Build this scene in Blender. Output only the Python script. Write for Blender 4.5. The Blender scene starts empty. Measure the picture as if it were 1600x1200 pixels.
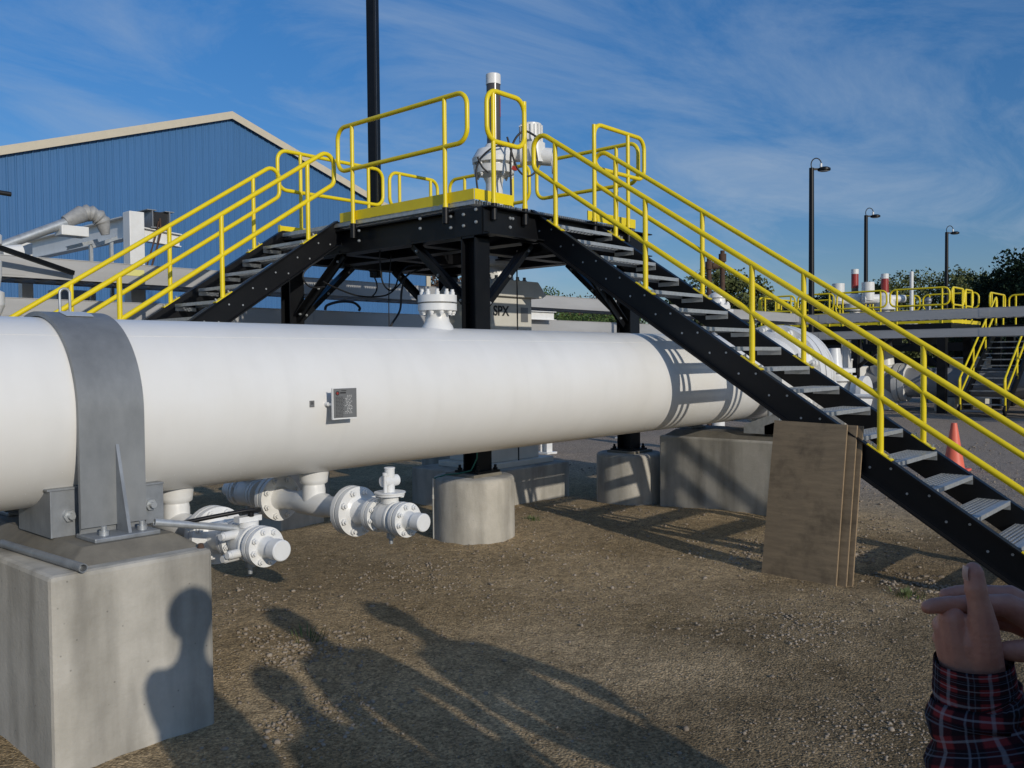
import bpy, bmesh, math, random
import numpy as np
from mathutils import Vector, Matrix
R = math.radians
S = bpy.context.scene
COL = S.collection

# ------------------------------------------------------------------ camera, sky, sun
H = 1.7728                                   # eye height; X runs along the pipeline, Y across it, Z up
FW = Vector((0.74556234, 0.66579503, -0.02921947))
RT = Vector((0.66584892, -0.74602912, -0.00926102))
UP = Vector((0.02796451, 0.01255109, 0.99953012))
cam = bpy.data.cameras.new('camera'); cam_o = bpy.data.objects.new('camera', cam); COL.objects.link(cam_o)
cam.sensor_width = 36.0; cam.lens = 1371.3 / 1600 * 36.0
cam.clip_start = 0.03; cam.clip_end = 3000
cam_o.matrix_world = Matrix(((RT.x, UP.x, -FW.x, 0), (RT.y, UP.y, -FW.y, 0), (RT.z, UP.z, -FW.z, H), (0, 0, 0, 1)))
S.camera = cam_o

SUN_AZ, SUN_EL = 76.0, 18.0                  # heading of the light from +X towards +Y, and height of the sun
LIGHT = Vector((math.cos(R(SUN_AZ)) * math.cos(R(SUN_EL)), math.sin(R(SUN_AZ)) * math.cos(R(SUN_EL)), -math.sin(R(SUN_EL))))
sun = bpy.data.lights.new('sun', 'SUN'); sun.energy = 2.5; sun.angle = R(0.53); sun.color = (1.0, 0.93, 0.82)
sun_o = bpy.data.objects.new('sun', sun); COL.objects.link(sun_o)
sun_o.rotation_euler = LIGHT.to_track_quat('-Z', 'Y').to_euler(); sun_o.location = (-20, -30, 30)

W = bpy.data.worlds.new('World'); S.world = W; W.use_nodes = True
nt = W.node_tree; nt.nodes.clear()
def wn(t, **k):
    n = nt.nodes.new(t)
    for a, b in k.items(): setattr(n, a, b)
    return n
sky = wn('ShaderNodeTexSky', sky_type='NISHITA', sun_disc=False)
sky.sun_elevation = R(SUN_EL)
sdir = -LIGHT
sky.sun_rotation = math.atan2(sdir.x, sdir.y)
sky.air_density = 1.0; sky.dust_density = 0.35; sky.ozone_density = 2.4; sky.altitude = 200
bg = wn('ShaderNodeBackground'); bg.inputs[1].default_value = 0.110
out = wn('ShaderNodeOutputWorld')
tc = wn('ShaderNodeTexCoord')
sep = wn('ShaderNodeSeparateXYZ'); nt.links.new(tc.outputs['Generated'], sep.inputs[0])
mz = wn('ShaderNodeMath', operation='MAXIMUM'); nt.links.new(sep.outputs[2], mz.inputs[0]); mz.inputs[1].default_value = 0.03
az_ = wn('ShaderNodeMath', operation='ADD'); nt.links.new(mz.outputs[0], az_.inputs[0]); az_.inputs[1].default_value = 0.12
dx = wn('ShaderNodeMath', operation='DIVIDE'); nt.links.new(sep.outputs[0], dx.inputs[0]); nt.links.new(az_.outputs[0], dx.inputs[1])
dy = wn('ShaderNodeMath', operation='DIVIDE'); nt.links.new(sep.outputs[1], dy.inputs[0]); nt.links.new(az_.outputs[0], dy.inputs[1])
cmb = wn('ShaderNodeCombineXYZ'); nt.links.new(dx.outputs[0], cmb.inputs[0]); nt.links.new(dy.outputs[0], cmb.inputs[1])
mp = wn('ShaderNodeMapping'); mp.inputs['Rotation'].default_value = (0, 0, R(28)); mp.inputs['Scale'].default_value = (0.75, 1.25, 1)
nt.links.new(cmb.outputs[0], mp.inputs[0])
n1 = wn('ShaderNodeTexNoise'); n1.inputs['Scale'].default_value = 1.25; n1.inputs['Detail'].default_value = 11; n1.inputs['Roughness'].default_value = 0.66; n1.inputs['Distortion'].default_value = 0.9
n2 = wn('ShaderNodeTexNoise'); n2.inputs['Scale'].default_value = 0.42; n2.inputs['Detail'].default_value = 3
nt.links.new(mp.outputs[0], n1.inputs['Vector']); nt.links.new(mp.outputs[0], n2.inputs['Vector'])
mu = wn('ShaderNodeMath', operation='MULTIPLY'); nt.links.new(n1.outputs[0], mu.inputs[0]); nt.links.new(n2.outputs[0], mu.inputs[1])
rmp = wn('ShaderNodeMapRange'); rmp.inputs[1].default_value = 0.205; rmp.inputs[2].default_value = 0.39; rmp.inputs[3].default_value = 0.0; rmp.inputs[4].default_value = 0.56
nt.links.new(mu.outputs[0], rmp.inputs[0])
mixc = wn('ShaderNodeMix', data_type='RGBA'); nt.links.new(rmp.outputs[0], mixc.inputs[0])
gm = wn('ShaderNodeHueSaturation'); gm.inputs['Saturation'].default_value = 1.29; gm.inputs['Value'].default_value = 1.0
nt.links.new(sky.outputs[0], gm.inputs['Color'])
hzr = wn('ShaderNodeMapRange'); hzr.inputs[1].default_value = 0.0; hzr.inputs[2].default_value = 0.55; nt.links.new(sep.outputs[2], hzr.inputs[0])
hzc = wn('ShaderNodeMix', data_type='RGBA'); nt.links.new(hzr.outputs[0], hzc.inputs[0]); hzc.inputs[6].default_value = (0.45, 0.47, 0.61, 1); hzc.inputs[7].default_value = (0.80, 0.98, 1.16, 1)
hzm = wn('ShaderNodeMix', data_type='RGBA', blend_type='MULTIPLY'); hzm.inputs[0].default_value = 1.0; nt.links.new(gm.outputs[0], hzm.inputs[6]); nt.links.new(hzc.outputs[2], hzm.inputs[7])
nt.links.new(hzm.outputs[2], mixc.inputs[6]); mixc.inputs[7].default_value = (3.1, 3.95, 5.1, 1)
nt.links.new(mixc.outputs[2], bg.inputs[0]); nt.links.new(bg.outputs[0], out.inputs[0])
S.view_settings.view_transform = 'Standard'; S.view_settings.look = 'None'
S.view_settings.exposure = 0.0; S.view_settings.gamma = 1.0; S.view_settings.use_curve_mapping = False
S.render.engine = 'CYCLES'
S.cycles.max_bounces = 5

# ------------------------------------------------------------------ materials
def mat(name, col, rough=0.5, metal=0.0, var=0.0, vscale=6.0, col2=None, bump=0.0, bscale=40.0, stretch=(1, 1, 1), detail=6, spec=None, extra=None):
    m = bpy.data.materials.new(name); m.use_nodes = True
    t = m.node_tree; b = t.nodes['Principled BSDF']
    b.inputs['Base Color'].default_value = (*col, 1); b.inputs['Roughness'].default_value = rough; b.inputs['Metallic'].default_value = metal
    if spec is not None: b.inputs['Specular IOR Level'].default_value = spec
    co = t.nodes.new('ShaderNodeTexCoord'); mpn = t.nodes.new('ShaderNodeMapping'); mpn.inputs['Scale'].default_value = stretch
    t.links.new(co.outputs['Object'], mpn.inputs[0])
    if var or col2:
        n = t.nodes.new('ShaderNodeTexNoise'); n.inputs['Scale'].default_value = vscale; n.inputs['Detail'].default_value = detail; n.inputs['Roughness'].default_value = 0.65
        t.links.new(mpn.outputs[0], n.inputs['Vector'])
        r = t.nodes.new('ShaderNodeMapRange'); r.inputs[1].default_value = 0.32; r.inputs[2].default_value = 0.68
        t.links.new(n.outputs[0], r.inputs[0])
        mx = t.nodes.new('ShaderNodeMix'); mx.data_type = 'RGBA'
        c2 = col2 if col2 else tuple(c * (1 - var) for c in col)
        mx.inputs[6].default_value = (*c2, 1); mx.inputs[7].default_value = (*col, 1)
        t.links.new(r.outputs[0], mx.inputs[0]); t.links.new(mx.outputs[2], b.inputs['Base Color'])
    if bump:
        n = t.nodes.new('ShaderNodeTexNoise'); n.inputs['Scale'].default_value = bscale; n.inputs['Detail'].default_value = 5
        t.links.new(mpn.outputs[0], n.inputs['Vector'])
        bp = t.nodes.new('ShaderNodeBump'); bp.inputs['Strength'].default_value = bump; bp.inputs['Distance'].default_value = 0.01
        t.links.new(n.outputs[0], bp.inputs['Height']); t.links.new(bp.outputs[0], b.inputs['Normal'])
    if extra: extra(t, b, mpn)
    return m

def concrete_extra(t, b, mpn):
    # broad damp stains running down the cast faces plus small dark pits
    st = t.nodes.new('ShaderNodeMapping'); st.inputs['Scale'].default_value = (3.2, 3.2, 0.55)
    co = [n for n in t.nodes if n.type == 'TEX_COORD'][0]
    t.links.new(co.outputs['Object'], st.inputs[0])
    n = t.nodes.new('ShaderNodeTexNoise'); n.inputs['Scale'].default_value = 1.6; n.inputs['Detail'].default_value = 5
    t.links.new(st.outputs[0], n.inputs['Vector'])
    r = t.nodes.new('ShaderNodeMapRange'); r.inputs[1].default_value = 0.42; r.inputs[2].default_value = 0.7; r.inputs[3].default_value = 1.0; r.inputs[4].default_value = 0.55
    t.links.new(n.outputs[0], r.inputs[0])
    src = b.inputs['Base Color'].links[0].from_socket
    mx = t.nodes.new('ShaderNodeMix'); mx.data_type = 'RGBA'; mx.blend_type = 'MULTIPLY'; mx.inputs[0].default_value = 1
    t.links.new(src, mx.inputs[6]); t.links.new(r.outputs[0], mx.inputs[7])
    v = t.nodes.new('ShaderNodeTexVoronoi'); v.inputs['Scale'].default_value = 14; t.links.new(mpn.outputs[0], v.inputs['Vector'])
    r2 = t.nodes.new('ShaderNodeMapRange'); r2.inputs[1].default_value = 0.03; r2.inputs[2].default_value = 0.08; r2.inputs[3].default_value = 0.6; r2.inputs[4].default_value = 1.0
    t.links.new(v.outputs['Distance'], r2.inputs[0])
    mx2 = t.nodes.new('ShaderNodeMix'); mx2.data_type = 'RGBA'; mx2.blend_type = 'MULTIPLY'; mx2.inputs[0].default_value = 1
    t.links.new(mx.outputs[2], mx2.inputs[6]); t.links.new(r2.outputs[0], mx2.inputs[7])
    t.links.new(mx2.outputs[2], b.inputs['Base Color'])

def ground_extra(t, b, mpn):
    co = [n for n in t.nodes if n.type == 'TEX_COORD'][0]
    def noise(sc, det=6, ro=0.6):
        n = t.nodes.new('ShaderNodeTexNoise'); n.inputs['Scale'].default_value = sc; n.inputs['Detail'].default_value = det; n.inputs['Roughness'].default_value = ro
        t.links.new(co.outputs['Object'], n.inputs['Vector']); return n
    big = noise(0.55, 5); fine = noise(55, 5, 0.75); mid = noise(9, 6)
    r = t.nodes.new('ShaderNodeValToRGB'); e = r.color_ramp.elements
    e[0].position = 0.38; e[0].color = (0.385, 0.288, 0.160, 1); e[1].position = 0.64; e[1].color = (0.57, 0.438, 0.262, 1)
    t.links.new(big.outputs[0], r.inputs[0])
    r2 = t.nodes.new('ShaderNodeValToRGB'); e = r2.color_ramp.elements
    e[0].position = 0.3; e[0].color = (0.46, 0.45, 0.44, 1); e[1].position = 0.74; e[1].color = (1.42, 1.39, 1.37, 1)
    t.links.new(fine.outputs[0], r2.inputs[0])
    mx = t.nodes.new('ShaderNodeMix'); mx.data_type = 'RGBA'; mx.blend_type = 'MULTIPLY'; mx.inputs[0].default_value = 1
    t.links.new(r.outputs[0], mx.inputs[6]); t.links.new(r2.outputs[0], mx.inputs[7])
    r3 = t.nodes.new('ShaderNodeValToRGB'); e = r3.color_ramp.elements
    e[0].position = 0.35; e[0].color = (0.76, 0.76, 0.76, 1); e[1].position = 0.62; e[1].color = (1.1, 1.08, 1.07, 1)
    t.links.new(mid.outputs[0], r3.inputs[0])
    mx3 = t.nodes.new('ShaderNodeMix'); mx3.data_type = 'RGBA'; mx3.blend_type = 'MULTIPLY'; mx3.inputs[0].default_value = 1
    t.links.new(mx.outputs[2], mx3.inputs[6]); t.links.new(r3.outputs[0], mx3.inputs[7])
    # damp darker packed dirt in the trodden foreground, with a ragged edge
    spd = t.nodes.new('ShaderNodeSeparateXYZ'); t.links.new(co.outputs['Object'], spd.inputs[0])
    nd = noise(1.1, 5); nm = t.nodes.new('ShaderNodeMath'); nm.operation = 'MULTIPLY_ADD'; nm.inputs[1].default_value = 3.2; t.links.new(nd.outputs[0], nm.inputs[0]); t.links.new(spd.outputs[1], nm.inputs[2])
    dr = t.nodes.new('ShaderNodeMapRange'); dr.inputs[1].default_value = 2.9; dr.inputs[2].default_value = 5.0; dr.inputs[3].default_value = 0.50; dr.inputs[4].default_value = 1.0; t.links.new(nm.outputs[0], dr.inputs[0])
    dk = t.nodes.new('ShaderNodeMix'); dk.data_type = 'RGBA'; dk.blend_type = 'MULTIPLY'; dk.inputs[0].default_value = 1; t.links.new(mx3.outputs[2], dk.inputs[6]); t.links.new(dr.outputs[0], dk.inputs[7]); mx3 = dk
    # far yard is greyer crushed stone
    sp = t.nodes.new('ShaderNodeSeparateXYZ'); t.links.new(co.outputs['Object'], sp.inputs[0])
    fr = t.nodes.new('ShaderNodeMapRange'); fr.inputs[1].default_value = 9.5; fr.inputs[2].default_value = 12.5; fr.inputs[3].default_value = 0; fr.inputs[4].default_value = 0.75
    t.links.new(sp.outputs[0], fr.inputs[0])
    mx4 = t.nodes.new('ShaderNodeMix'); mx4.data_type = 'RGBA'; t.links.new(fr.outputs[0], mx4.inputs[0])
    gr = t.nodes.new('ShaderNodeMix'); gr.data_type = 'RGBA'; gr.blend_type = 'MULTIPLY'; gr.inputs[0].default_value = 1
    gr.inputs[6].default_value = (0.42, 0.36, 0.31, 1); t.links.new(r2.outputs[0], gr.inputs[7])
    t.links.new(mx3.outputs[2], mx4.inputs[6]); t.links.new(gr.outputs[2], mx4.inputs[7])
    t.links.new(mx4.outputs[2], b.inputs['Base Color'])
    vo = t.nodes.new('ShaderNodeTexVoronoi'); vo.inputs['Scale'].default_value = 78; t.links.new(co.outputs['Object'], vo.inputs['Vector'])
    vr = t.nodes.new('ShaderNodeMapRange'); vr.inputs[1].default_value = 0.0; vr.inputs[2].default_value = 1.0; vr.inputs[3].default_value = 0.55; vr.inputs[4].default_value = 1.45
    vs_ = t.nodes.new('ShaderNodeSeparateXYZ'); t.links.new(vo.outputs['Color'], vs_.inputs[0]); t.links.new(vs_.outputs[0], vr.inputs[0])
    mx5 = t.nodes.new('ShaderNodeMix'); mx5.data_type = 'RGBA'; mx5.blend_type = 'MULTIPLY'; mx5.inputs[0].default_value = 0.85
    t.links.new(mx4.outputs[2], mx5.inputs[6]); t.links.new(vr.outputs[0], mx5.inputs[7]); t.links.new(mx5.outputs[2], b.inputs['Base Color'])
    hm = t.nodes.new('ShaderNodeMath'); hm.operation = 'SUBTRACT'; t.links.new(fine.outputs[0], hm.inputs[0]); t.links.new(vo.outputs['Distance'], hm.inputs[1])
    bp = t.nodes.new('ShaderNodeBump'); bp.inputs['Strength'].default_value = 0.85; bp.inputs['Distance'].default_value = 0.014
    t.links.new(hm.outputs[0], bp.inputs['Height'])
    bp2 = t.nodes.new('ShaderNodeBump'); bp2.inputs['Strength'].default_value = 0.5; bp2.inputs['Distance'].default_value = 0.05
    t.links.new(mid.outputs[0], bp2.inputs['Height']); t.links.new(bp.outputs[0], bp2.inputs['Normal']); t.links.new(bp2.outputs[0], b.inputs['Normal'])

def white_extra(t, b, mpn):
    # speckles of dried mud splashed low on the paint: a thresholded fine noise
    n = t.nodes.new('ShaderNodeTexVoronoi'); n.inputs['Scale'].default_value = 26
    t.links.new(mpn.outputs[0], n.inputs['Vector'])
    sp = t.nodes.new('ShaderNodeSeparateXYZ'); co = [q for q in t.nodes if q.type == 'TEX_COORD'][0]
    t.links.new(co.outputs['Object'], sp.inputs[0])
    r = t.nodes.new('ShaderNodeMapRange'); r.inputs[1].default_value = -0.18; r.inputs[2].default_value = -0.47; r.inputs[3].default_value = 0.0; r.inputs[4].default_value = 0.15
    t.links.new(sp.outputs[2], r.inputs[0])
    lt = t.nodes.new('ShaderNodeMath'); lt.operation = 'LESS_THAN'; t.links.new(n.outputs['Distance'], lt.inputs[0]); t.links.new(r.outputs[0], lt.inputs[1])
    src = b.inputs['Base Color'].links[0].from_socket
    st = t.nodes.new('ShaderNodeMapping'); st.inputs['Scale'].default_value = (2.6, 1.0, 0.40); t.links.new(co.outputs['Object'], st.inputs[0])
    sn = t.nodes.new('ShaderNodeTexNoise'); sn.inputs['Scale'].default_value = 2.0; sn.inputs['Detail'].default_value = 7; t.links.new(st.outputs[0], sn.inputs['Vector'])
    sr = t.nodes.new('ShaderNodeMapRange'); sr.inputs[1].default_value = 0.5; sr.inputs[2].default_value = 0.74; sr.inputs[3].default_value = 1.0; sr.inputs[4].default_value = 0.955; t.links.new(sn.outputs[0], sr.inputs[0])
    sx = t.nodes.new('ShaderNodeMix'); sx.data_type = 'RGBA'; sx.blend_type = 'MULTIPLY'; sx.inputs[0].default_value = 1; t.links.new(src, sx.inputs[6]); t.links.new(sr.outputs[0], sx.inputs[7]); src = sx.outputs[2]
    mx = t.nodes.new('ShaderNodeMix'); mx.data_type = 'RGBA'; t.links.new(lt.outputs[0], mx.inputs[0]); t.links.new(src, mx.inputs[6]); mx.inputs[7].default_value = (0.9, 0.9, 0.89, 1)
    t.links.new(mx.outputs[2], b.inputs['Base Color'])
    bp = t.nodes.new('ShaderNodeBump'); bp.inputs['Strength'].default_value = 0.5; bp.inputs['Distance'].default_value = 0.006
    t.links.new(lt.outputs[0], bp.inputs['Height']); t.links.new(bp.outputs[0], b.inputs['Normal'])

def wood_extra(t, b, mpn):
    # scuffed dark dirt splashed over the lower part of the sheet
    co = [q for q in t.nodes if q.type == 'TEX_COORD'][0]
    n = t.nodes.new('ShaderNodeTexNoise'); n.inputs['Scale'].default_value = 3.2; n.inputs['Detail'].default_value = 8; n.inputs['Roughness'].default_value = 0.7
    t.links.new(co.outputs['Object'], n.inputs['Vector'])
    r = t.nodes.new('ShaderNodeMapRange'); r.inputs[1].default_value = 0.5; r.inputs[2].default_value = 0.72; r.inputs[3].default_value = 1.0; r.inputs[4].default_value = 0.45
    t.links.new(n.outputs[0], r.inputs[0])
    src = b.inputs['Base Color'].links[0].from_socket
    mx = t.nodes.new('ShaderNodeMix'); mx.data_type = 'RGBA'; mx.blend_type = 'MULTIPLY'; mx.inputs[0].default_value = 1
    t.links.new(src, mx.inputs[6]); t.links.new(r.outputs[0], mx.inputs[7]); t.links.new(mx.outputs[2], b.inputs['Base Color'])

def plaid_extra(t, b, mpn):
    co = [q for q in t.nodes if q.type == 'TEX_COORD'][0]
    m2 = t.nodes.new('ShaderNodeMapping'); m2.inputs['Rotation'].default_value = (R(8), R(-6), R(42)); t.links.new(co.outputs['Object'], m2.inputs[0])
    dn = t.nodes.new('ShaderNodeTexNoise'); dn.inputs['Scale'].default_value = 9; t.links.new(m2.outputs[0], dn.inputs['Vector'])
    ad = t.nodes.new('ShaderNodeVectorMath'); ad.operation = 'MULTIPLY_ADD'; ad.inputs[1].default_value = (0.03, 0.03, 0.03)
    t.links.new(dn.outputs['Color'], ad.inputs[0]); t.links.new(m2.outputs[0], ad.inputs[2])
    sp = t.nodes.new('ShaderNodeSeparateXYZ'); t.links.new(ad.outputs[0], sp.inputs[0])
    def band(sock, period, off, lo, hi):
        a = t.nodes.new('ShaderNodeMath'); a.operation = 'MULTIPLY_ADD'; a.inputs[1].default_value = 1 / period; a.inputs[2].default_value = off; t.links.new(sock, a.inputs[0])
        f = t.nodes.new('ShaderNodeMath'); f.operation = 'FRACT'; t.links.new(a.outputs[0], f.inputs[0])
        g = t.nodes.new('ShaderNodeMath'); g.operation = 'COMPARE'; g.inputs[1].default_value = (lo + hi) / 2; g.inputs[2].default_value = (hi - lo) / 2; t.links.new(f.outputs[0], g.inputs[0])
        return g.outputs[0]
    def over(base, fac, col, f=1.0):
        k = t.nodes.new('ShaderNodeMath'); k.operation = 'MULTIPLY'; k.inputs[1].default_value = f; t.links.new(fac, k.inputs[0])
        mx = t.nodes.new('ShaderNodeMix'); mx.data_type = 'RGBA'; t.links.new(k.outputs[0], mx.inputs[0])
        if hasattr(base, 'links'): t.links.new(base, mx.inputs[6])
        else: mx.inputs[6].default_value = base
        mx.inputs[7].default_value = col; return mx.outputs[2]
    c = over((0.115, 0.018, 0.022, 1), band(sp.outputs[2], 0.047, 0.1, 0, 0.5), (0.010, 0.009, 0.012, 1), 0.8)
    c = over(c, band(sp.outputs[0], 0.047, 0.3, 0, 0.5), (0.010, 0.009, 0.012, 1), 0.8)
    c = over(c, band(sp.outputs[2], 0.047, 0.1, 0.72, 0.79), (0.42, 0.43, 0.46, 1), 0.42)
    c = over(c, band(sp.outputs[0], 0.047, 0.3, 0.72, 0.79), (0.42, 0.43, 0.46, 1), 0.42)
    c = over(c, band(sp.outputs[2], 0.047, 0.1, 0.2, 0.24), (0.2, 0.22, 0.26, 1), 0.3)
    t.links.new(c, b.inputs['Base Color'])

def plaid_uv_extra(t, b, mpn):
    uvn = t.nodes.new('ShaderNodeUVMap'); uvn.uv_map = 'UVMap'
    dn = t.nodes.new('ShaderNodeTexNoise'); dn.inputs['Scale'].default_value = 14; t.links.new(uvn.outputs[0], dn.inputs['Vector'])
    ad = t.nodes.new('ShaderNodeVectorMath'); ad.operation = 'MULTIPLY_ADD'; ad.inputs[1].default_value = (0.008, 0.008, 0); t.links.new(dn.outputs['Color'], ad.inputs[0]); t.links.new(uvn.outputs[0], ad.inputs[2])
    sp = t.nodes.new('ShaderNodeSeparateXYZ'); t.links.new(ad.outputs[0], sp.inputs[0])
    def band(sock, period, off, c, hw, soft):
        a = t.nodes.new('ShaderNodeMath'); a.operation = 'MULTIPLY_ADD'; a.inputs[1].default_value = 1 / period; a.inputs[2].default_value = off; t.links.new(sock, a.inputs[0])
        f = t.nodes.new('ShaderNodeMath'); f.operation = 'FRACT'; t.links.new(a.outputs[0], f.inputs[0])
        g = t.nodes.new('ShaderNodeMath'); g.operation = 'SUBTRACT'; g.inputs[1].default_value = c; t.links.new(f.outputs[0], g.inputs[0])
        h = t.nodes.new('ShaderNodeMath'); h.operation = 'ABSOLUTE'; t.links.new(g.outputs[0], h.inputs[0])
        m = t.nodes.new('ShaderNodeMapRange'); m.inputs[1].default_value = hw; m.inputs[2].default_value = hw + soft; m.inputs[3].default_value = 1; m.inputs[4].default_value = 0; t.links.new(h.outputs[0], m.inputs[0]); return m.outputs[0]
    def over(base, fac, col, k=1.0):
        q = t.nodes.new('ShaderNodeMath'); q.operation = 'MULTIPLY'; q.inputs[1].default_value = k; t.links.new(fac, q.inputs[0])
        mx = t.nodes.new('ShaderNodeMix'); mx.data_type = 'RGBA'; t.links.new(q.outputs[0], mx.inputs[0])
        if hasattr(base, 'links'): t.links.new(base, mx.inputs[6])
        else: mx.inputs[6].default_value = base
        mx.inputs[7].default_value = col; return mx.outputs[2]
    u, v = sp.outputs[0], sp.outputs[1]
    c = over((0.21, 0.028, 0.028, 1), band(u, .0567, .1, .30, .24, .05), (.012, .010, .013, 1), .86)
    c = over(c, band(v, .058, .35, .30, .24, .05), (.012, .010, .013, 1), .82)
    for sock, per, off in ((u, .0567, .1), (v, .058, .35)):
        c = over(c, band(sock, per, off, .30, .012, .02), (.18, .19, .22, 1), .5)
        c = over(c, band(sock, per, off, .16, .008, .015), (.10, .11, .13, 1), .5)
        c = over(c, band(sock, per, off, .78, .030, .025), (.40, .39, .40, 1), .34)
    t.links.new(c, b.inputs['Base Color'])
    w = t.nodes.new('ShaderNodeTexNoise'); w.inputs['Scale'].default_value = 420; t.links.new(uvn.outputs[0], w.inputs['Vector'])
    bp = t.nodes.new('ShaderNodeBump'); bp.inputs['Strength'].default_value = .4; bp.inputs['Distance'].default_value = .002; t.links.new(w.outputs[0], bp.inputs['Height']); t.links.new(bp.outputs[0], b.inputs['Normal'])

M = {}
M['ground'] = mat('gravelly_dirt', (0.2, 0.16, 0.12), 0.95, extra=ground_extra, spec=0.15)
M['stone'] = mat('gravel_stone', (0.37, 0.315, 0.25), 0.9, col2=(0.19, 0.15, 0.11), vscale=1.7, detail=12, spec=0.2)
M['pipe'] = mat('white_pipe_paint', (0.80, 0.79, 0.76), 0.33, col2=(0.765, 0.75, 0.71), vscale=2.2, extra=white_extra)
M['white'] = mat('white_paint', (0.80, 0.80, 0.78), 0.35, col2=(0.72, 0.71, 0.68), vscale=7)
M['cream'] = mat('cream_machine_paint', (0.66, 0.64, 0.57), 0.45, col2=(0.58, 0.56, 0.49), vscale=4)
M['galv'] = mat('galvanised_steel', (0.33, 0.35, 0.37), 0.5, 0.45, col2=(0.22, 0.235, 0.25), vscale=9, stretch=(1, 1, 0.6), bump=0.06)
M['strap'] = mat('dull_galvanised_strap', (0.285, 0.295, 0.298), 0.5, 0.3, col2=(0.20, 0.21, 0.215), vscale=5.5, stretch=(1, 1, 0.5), bump=0.05)
M['galv_bright'] = mat('bright_zinc_steel', (0.52, 0.54, 0.55), 0.42, 0.5, col2=(0.38, 0.40, 0.41), vscale=20)
M['tray'] = mat('aluminium_tray', (0.47, 0.465, 0.455), 0.5, 0.15, col2=(0.38, 0.375, 0.365), vscale=1.3, stretch=(0.4, 0.4, 3))
M['black'] = mat('black_steel_paint', (0.0045, 0.0052, 0.0068), 0.42, col2=(0.0075, 0.008, 0.0095), vscale=5, bump=0.03, bscale=90, spec=0.3)
M['rubber'] = mat('black_cable_rubber', (0.012, 0.012, 0.013), 0.5)
M['yellow'] = mat('yellow_safety_paint', (0.86, 0.675, 0.010), 0.34, col2=(0.78, 0.60, 0.010), vscale=5)
M['concrete'] = mat('cast_concrete', (0.53, 0.50, 0.44), 0.9, col2=(0.41, 0.385, 0.33), vscale=3.5, bump=0.25, bscale=60, extra=concrete_extra, spec=0.2)
M['grout'] = mat('damp_grout', (0.215, 0.195, 0.155), 0.75, col2=(0.135, 0.122, 0.098), vscale=5, bump=0.2, bscale=50)
M['blue'] = mat('blue_cladding_paint', (0.058, 0.165, 0.355), 0.38, col2=(0.052, 0.148, 0.315), vscale=1.2, stretch=(1, 1, 0.15))
M['trim'] = mat('tan_trim', (0.60, 0.53, 0.40), 0.5, var=0.08)
M['roof'] = mat('grey_metal_roof', (0.3, 0.31, 0.33), 0.45, 0.3)
M['ply'] = mat('weathered_plywood', (0.26, 0.195, 0.118), 0.75, col2=(0.18, 0.133, 0.082), vscale=5, stretch=(6, 0.9, 6), bump=0.12, bscale=30, extra=wood_extra)
M['plyedge'] = mat('plywood_edge', (0.42, 0.30, 0.18), 0.8, var=0.3, vscale=30)
M['cone'] = mat('orange_cone_rubber', (0.85, 0.17, 0.10), 0.5, var=0.12)
M['red'] = mat('red_paint', (0.34, 0.035, 0.03), 0.4)
M['smoke'] = mat('smoky_plastic', (0.085, 0.078, 0.075), 0.22, var=0.1)
M['rust'] = mat('rusty_iron', (0.10, 0.055, 0.035), 0.85, var=0.4, vscale=20)
M['plate'] = mat('engraved_plate', (0.25, 0.25, 0.245), 0.4, 0.4, var=0.12, vscale=15)
M['ink'] = mat('dark_print', (0.03, 0.03, 0.03), 0.6)
M['skin'] = mat('skin', (0.58, 0.265, 0.170), 0.5, col2=(0.46, 0.180, 0.120), vscale=22, bump=0.12, bscale=160)
M['nail'] = mat('finger_nail', (0.50, 0.30, 0.24), 0.3)
M['plaid'] = mat('plaid_flannel', (0.2, 0.03, 0.03), 0.9, extra=plaid_extra, spec=0.1)
M['plaid_uv'] = mat('plaid_flannel_sleeve', (0.15, 0.02, 0.03), 0.95, extra=plaid_uv_extra, spec=0.08)
M['denim'] = mat('dark_denim', (0.03, 0.04, 0.07), 0.9, var=0.3)
M['jacket'] = mat('grey_jacket', (0.10, 0.11, 0.12), 0.85, var=0.2)
M['jacket2'] = mat('navy_jacket', (0.03, 0.05, 0.10), 0.85, var=0.2)
M['hair'] = mat('brown_hair', (0.05, 0.03, 0.02), 0.6, var=0.3)
M['wrap'] = mat('grey_wrap', (0.38, 0.38, 0.37), 0.55, col2=(0.26, 0.26, 0.255), vscale=14, bump=0.4, bscale=18)
M['label'] = mat('pale_sticker', (0.55, 0.58, 0.60), 0.4)
M['ysticker'] = mat('yellow_sticker', (0.75, 0.70, 0.25), 0.4)
M['cable_green'] = mat('green_wire', (0.02, 0.14, 0.09), 0.5)
M['grass'] = mat('grass_blade', (0.07, 0.12, 0.03), 0.7, col2=(0.12, 0.14, 0.05), vscale=3)
M['bark'] = mat('bark', (0.07, 0.055, 0.04), 0.9, var=0.3)
M['leaf_olive'] = mat('olive_leaf', (0.14, 0.155, 0.06), 0.8, col2=(0.06, 0.08, 0.03), vscale=0.6, spec=0.15)
M['leaf_green'] = mat('green_leaf', (0.10, 0.15, 0.045), 0.8, col2=(0.045, 0.08, 0.025), vscale=0.6, spec=0.15)
M['leaf_dark'] = mat('dark_needle', (0.022, 0.04, 0.022), 0.9, col2=(0.012, 0.022, 0.014), vscale=0.6, spec=0.08)
M['leaf_red'] = mat('autumn_leaf', (0.17, 0.085, 0.04), 0.6, col2=(0.09, 0.06, 0.03), vscale=0.6)
M['shadegrey'] = mat('pipe_shade_grey', (0.34, 0.35, 0.37), 0.5, var=0.15, vscale=3)  # grey stands in for the shade lying on the far pipe
M['glass'] = mat('lamp_lens', (0.6, 0.6, 0.58), 0.2)

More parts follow.
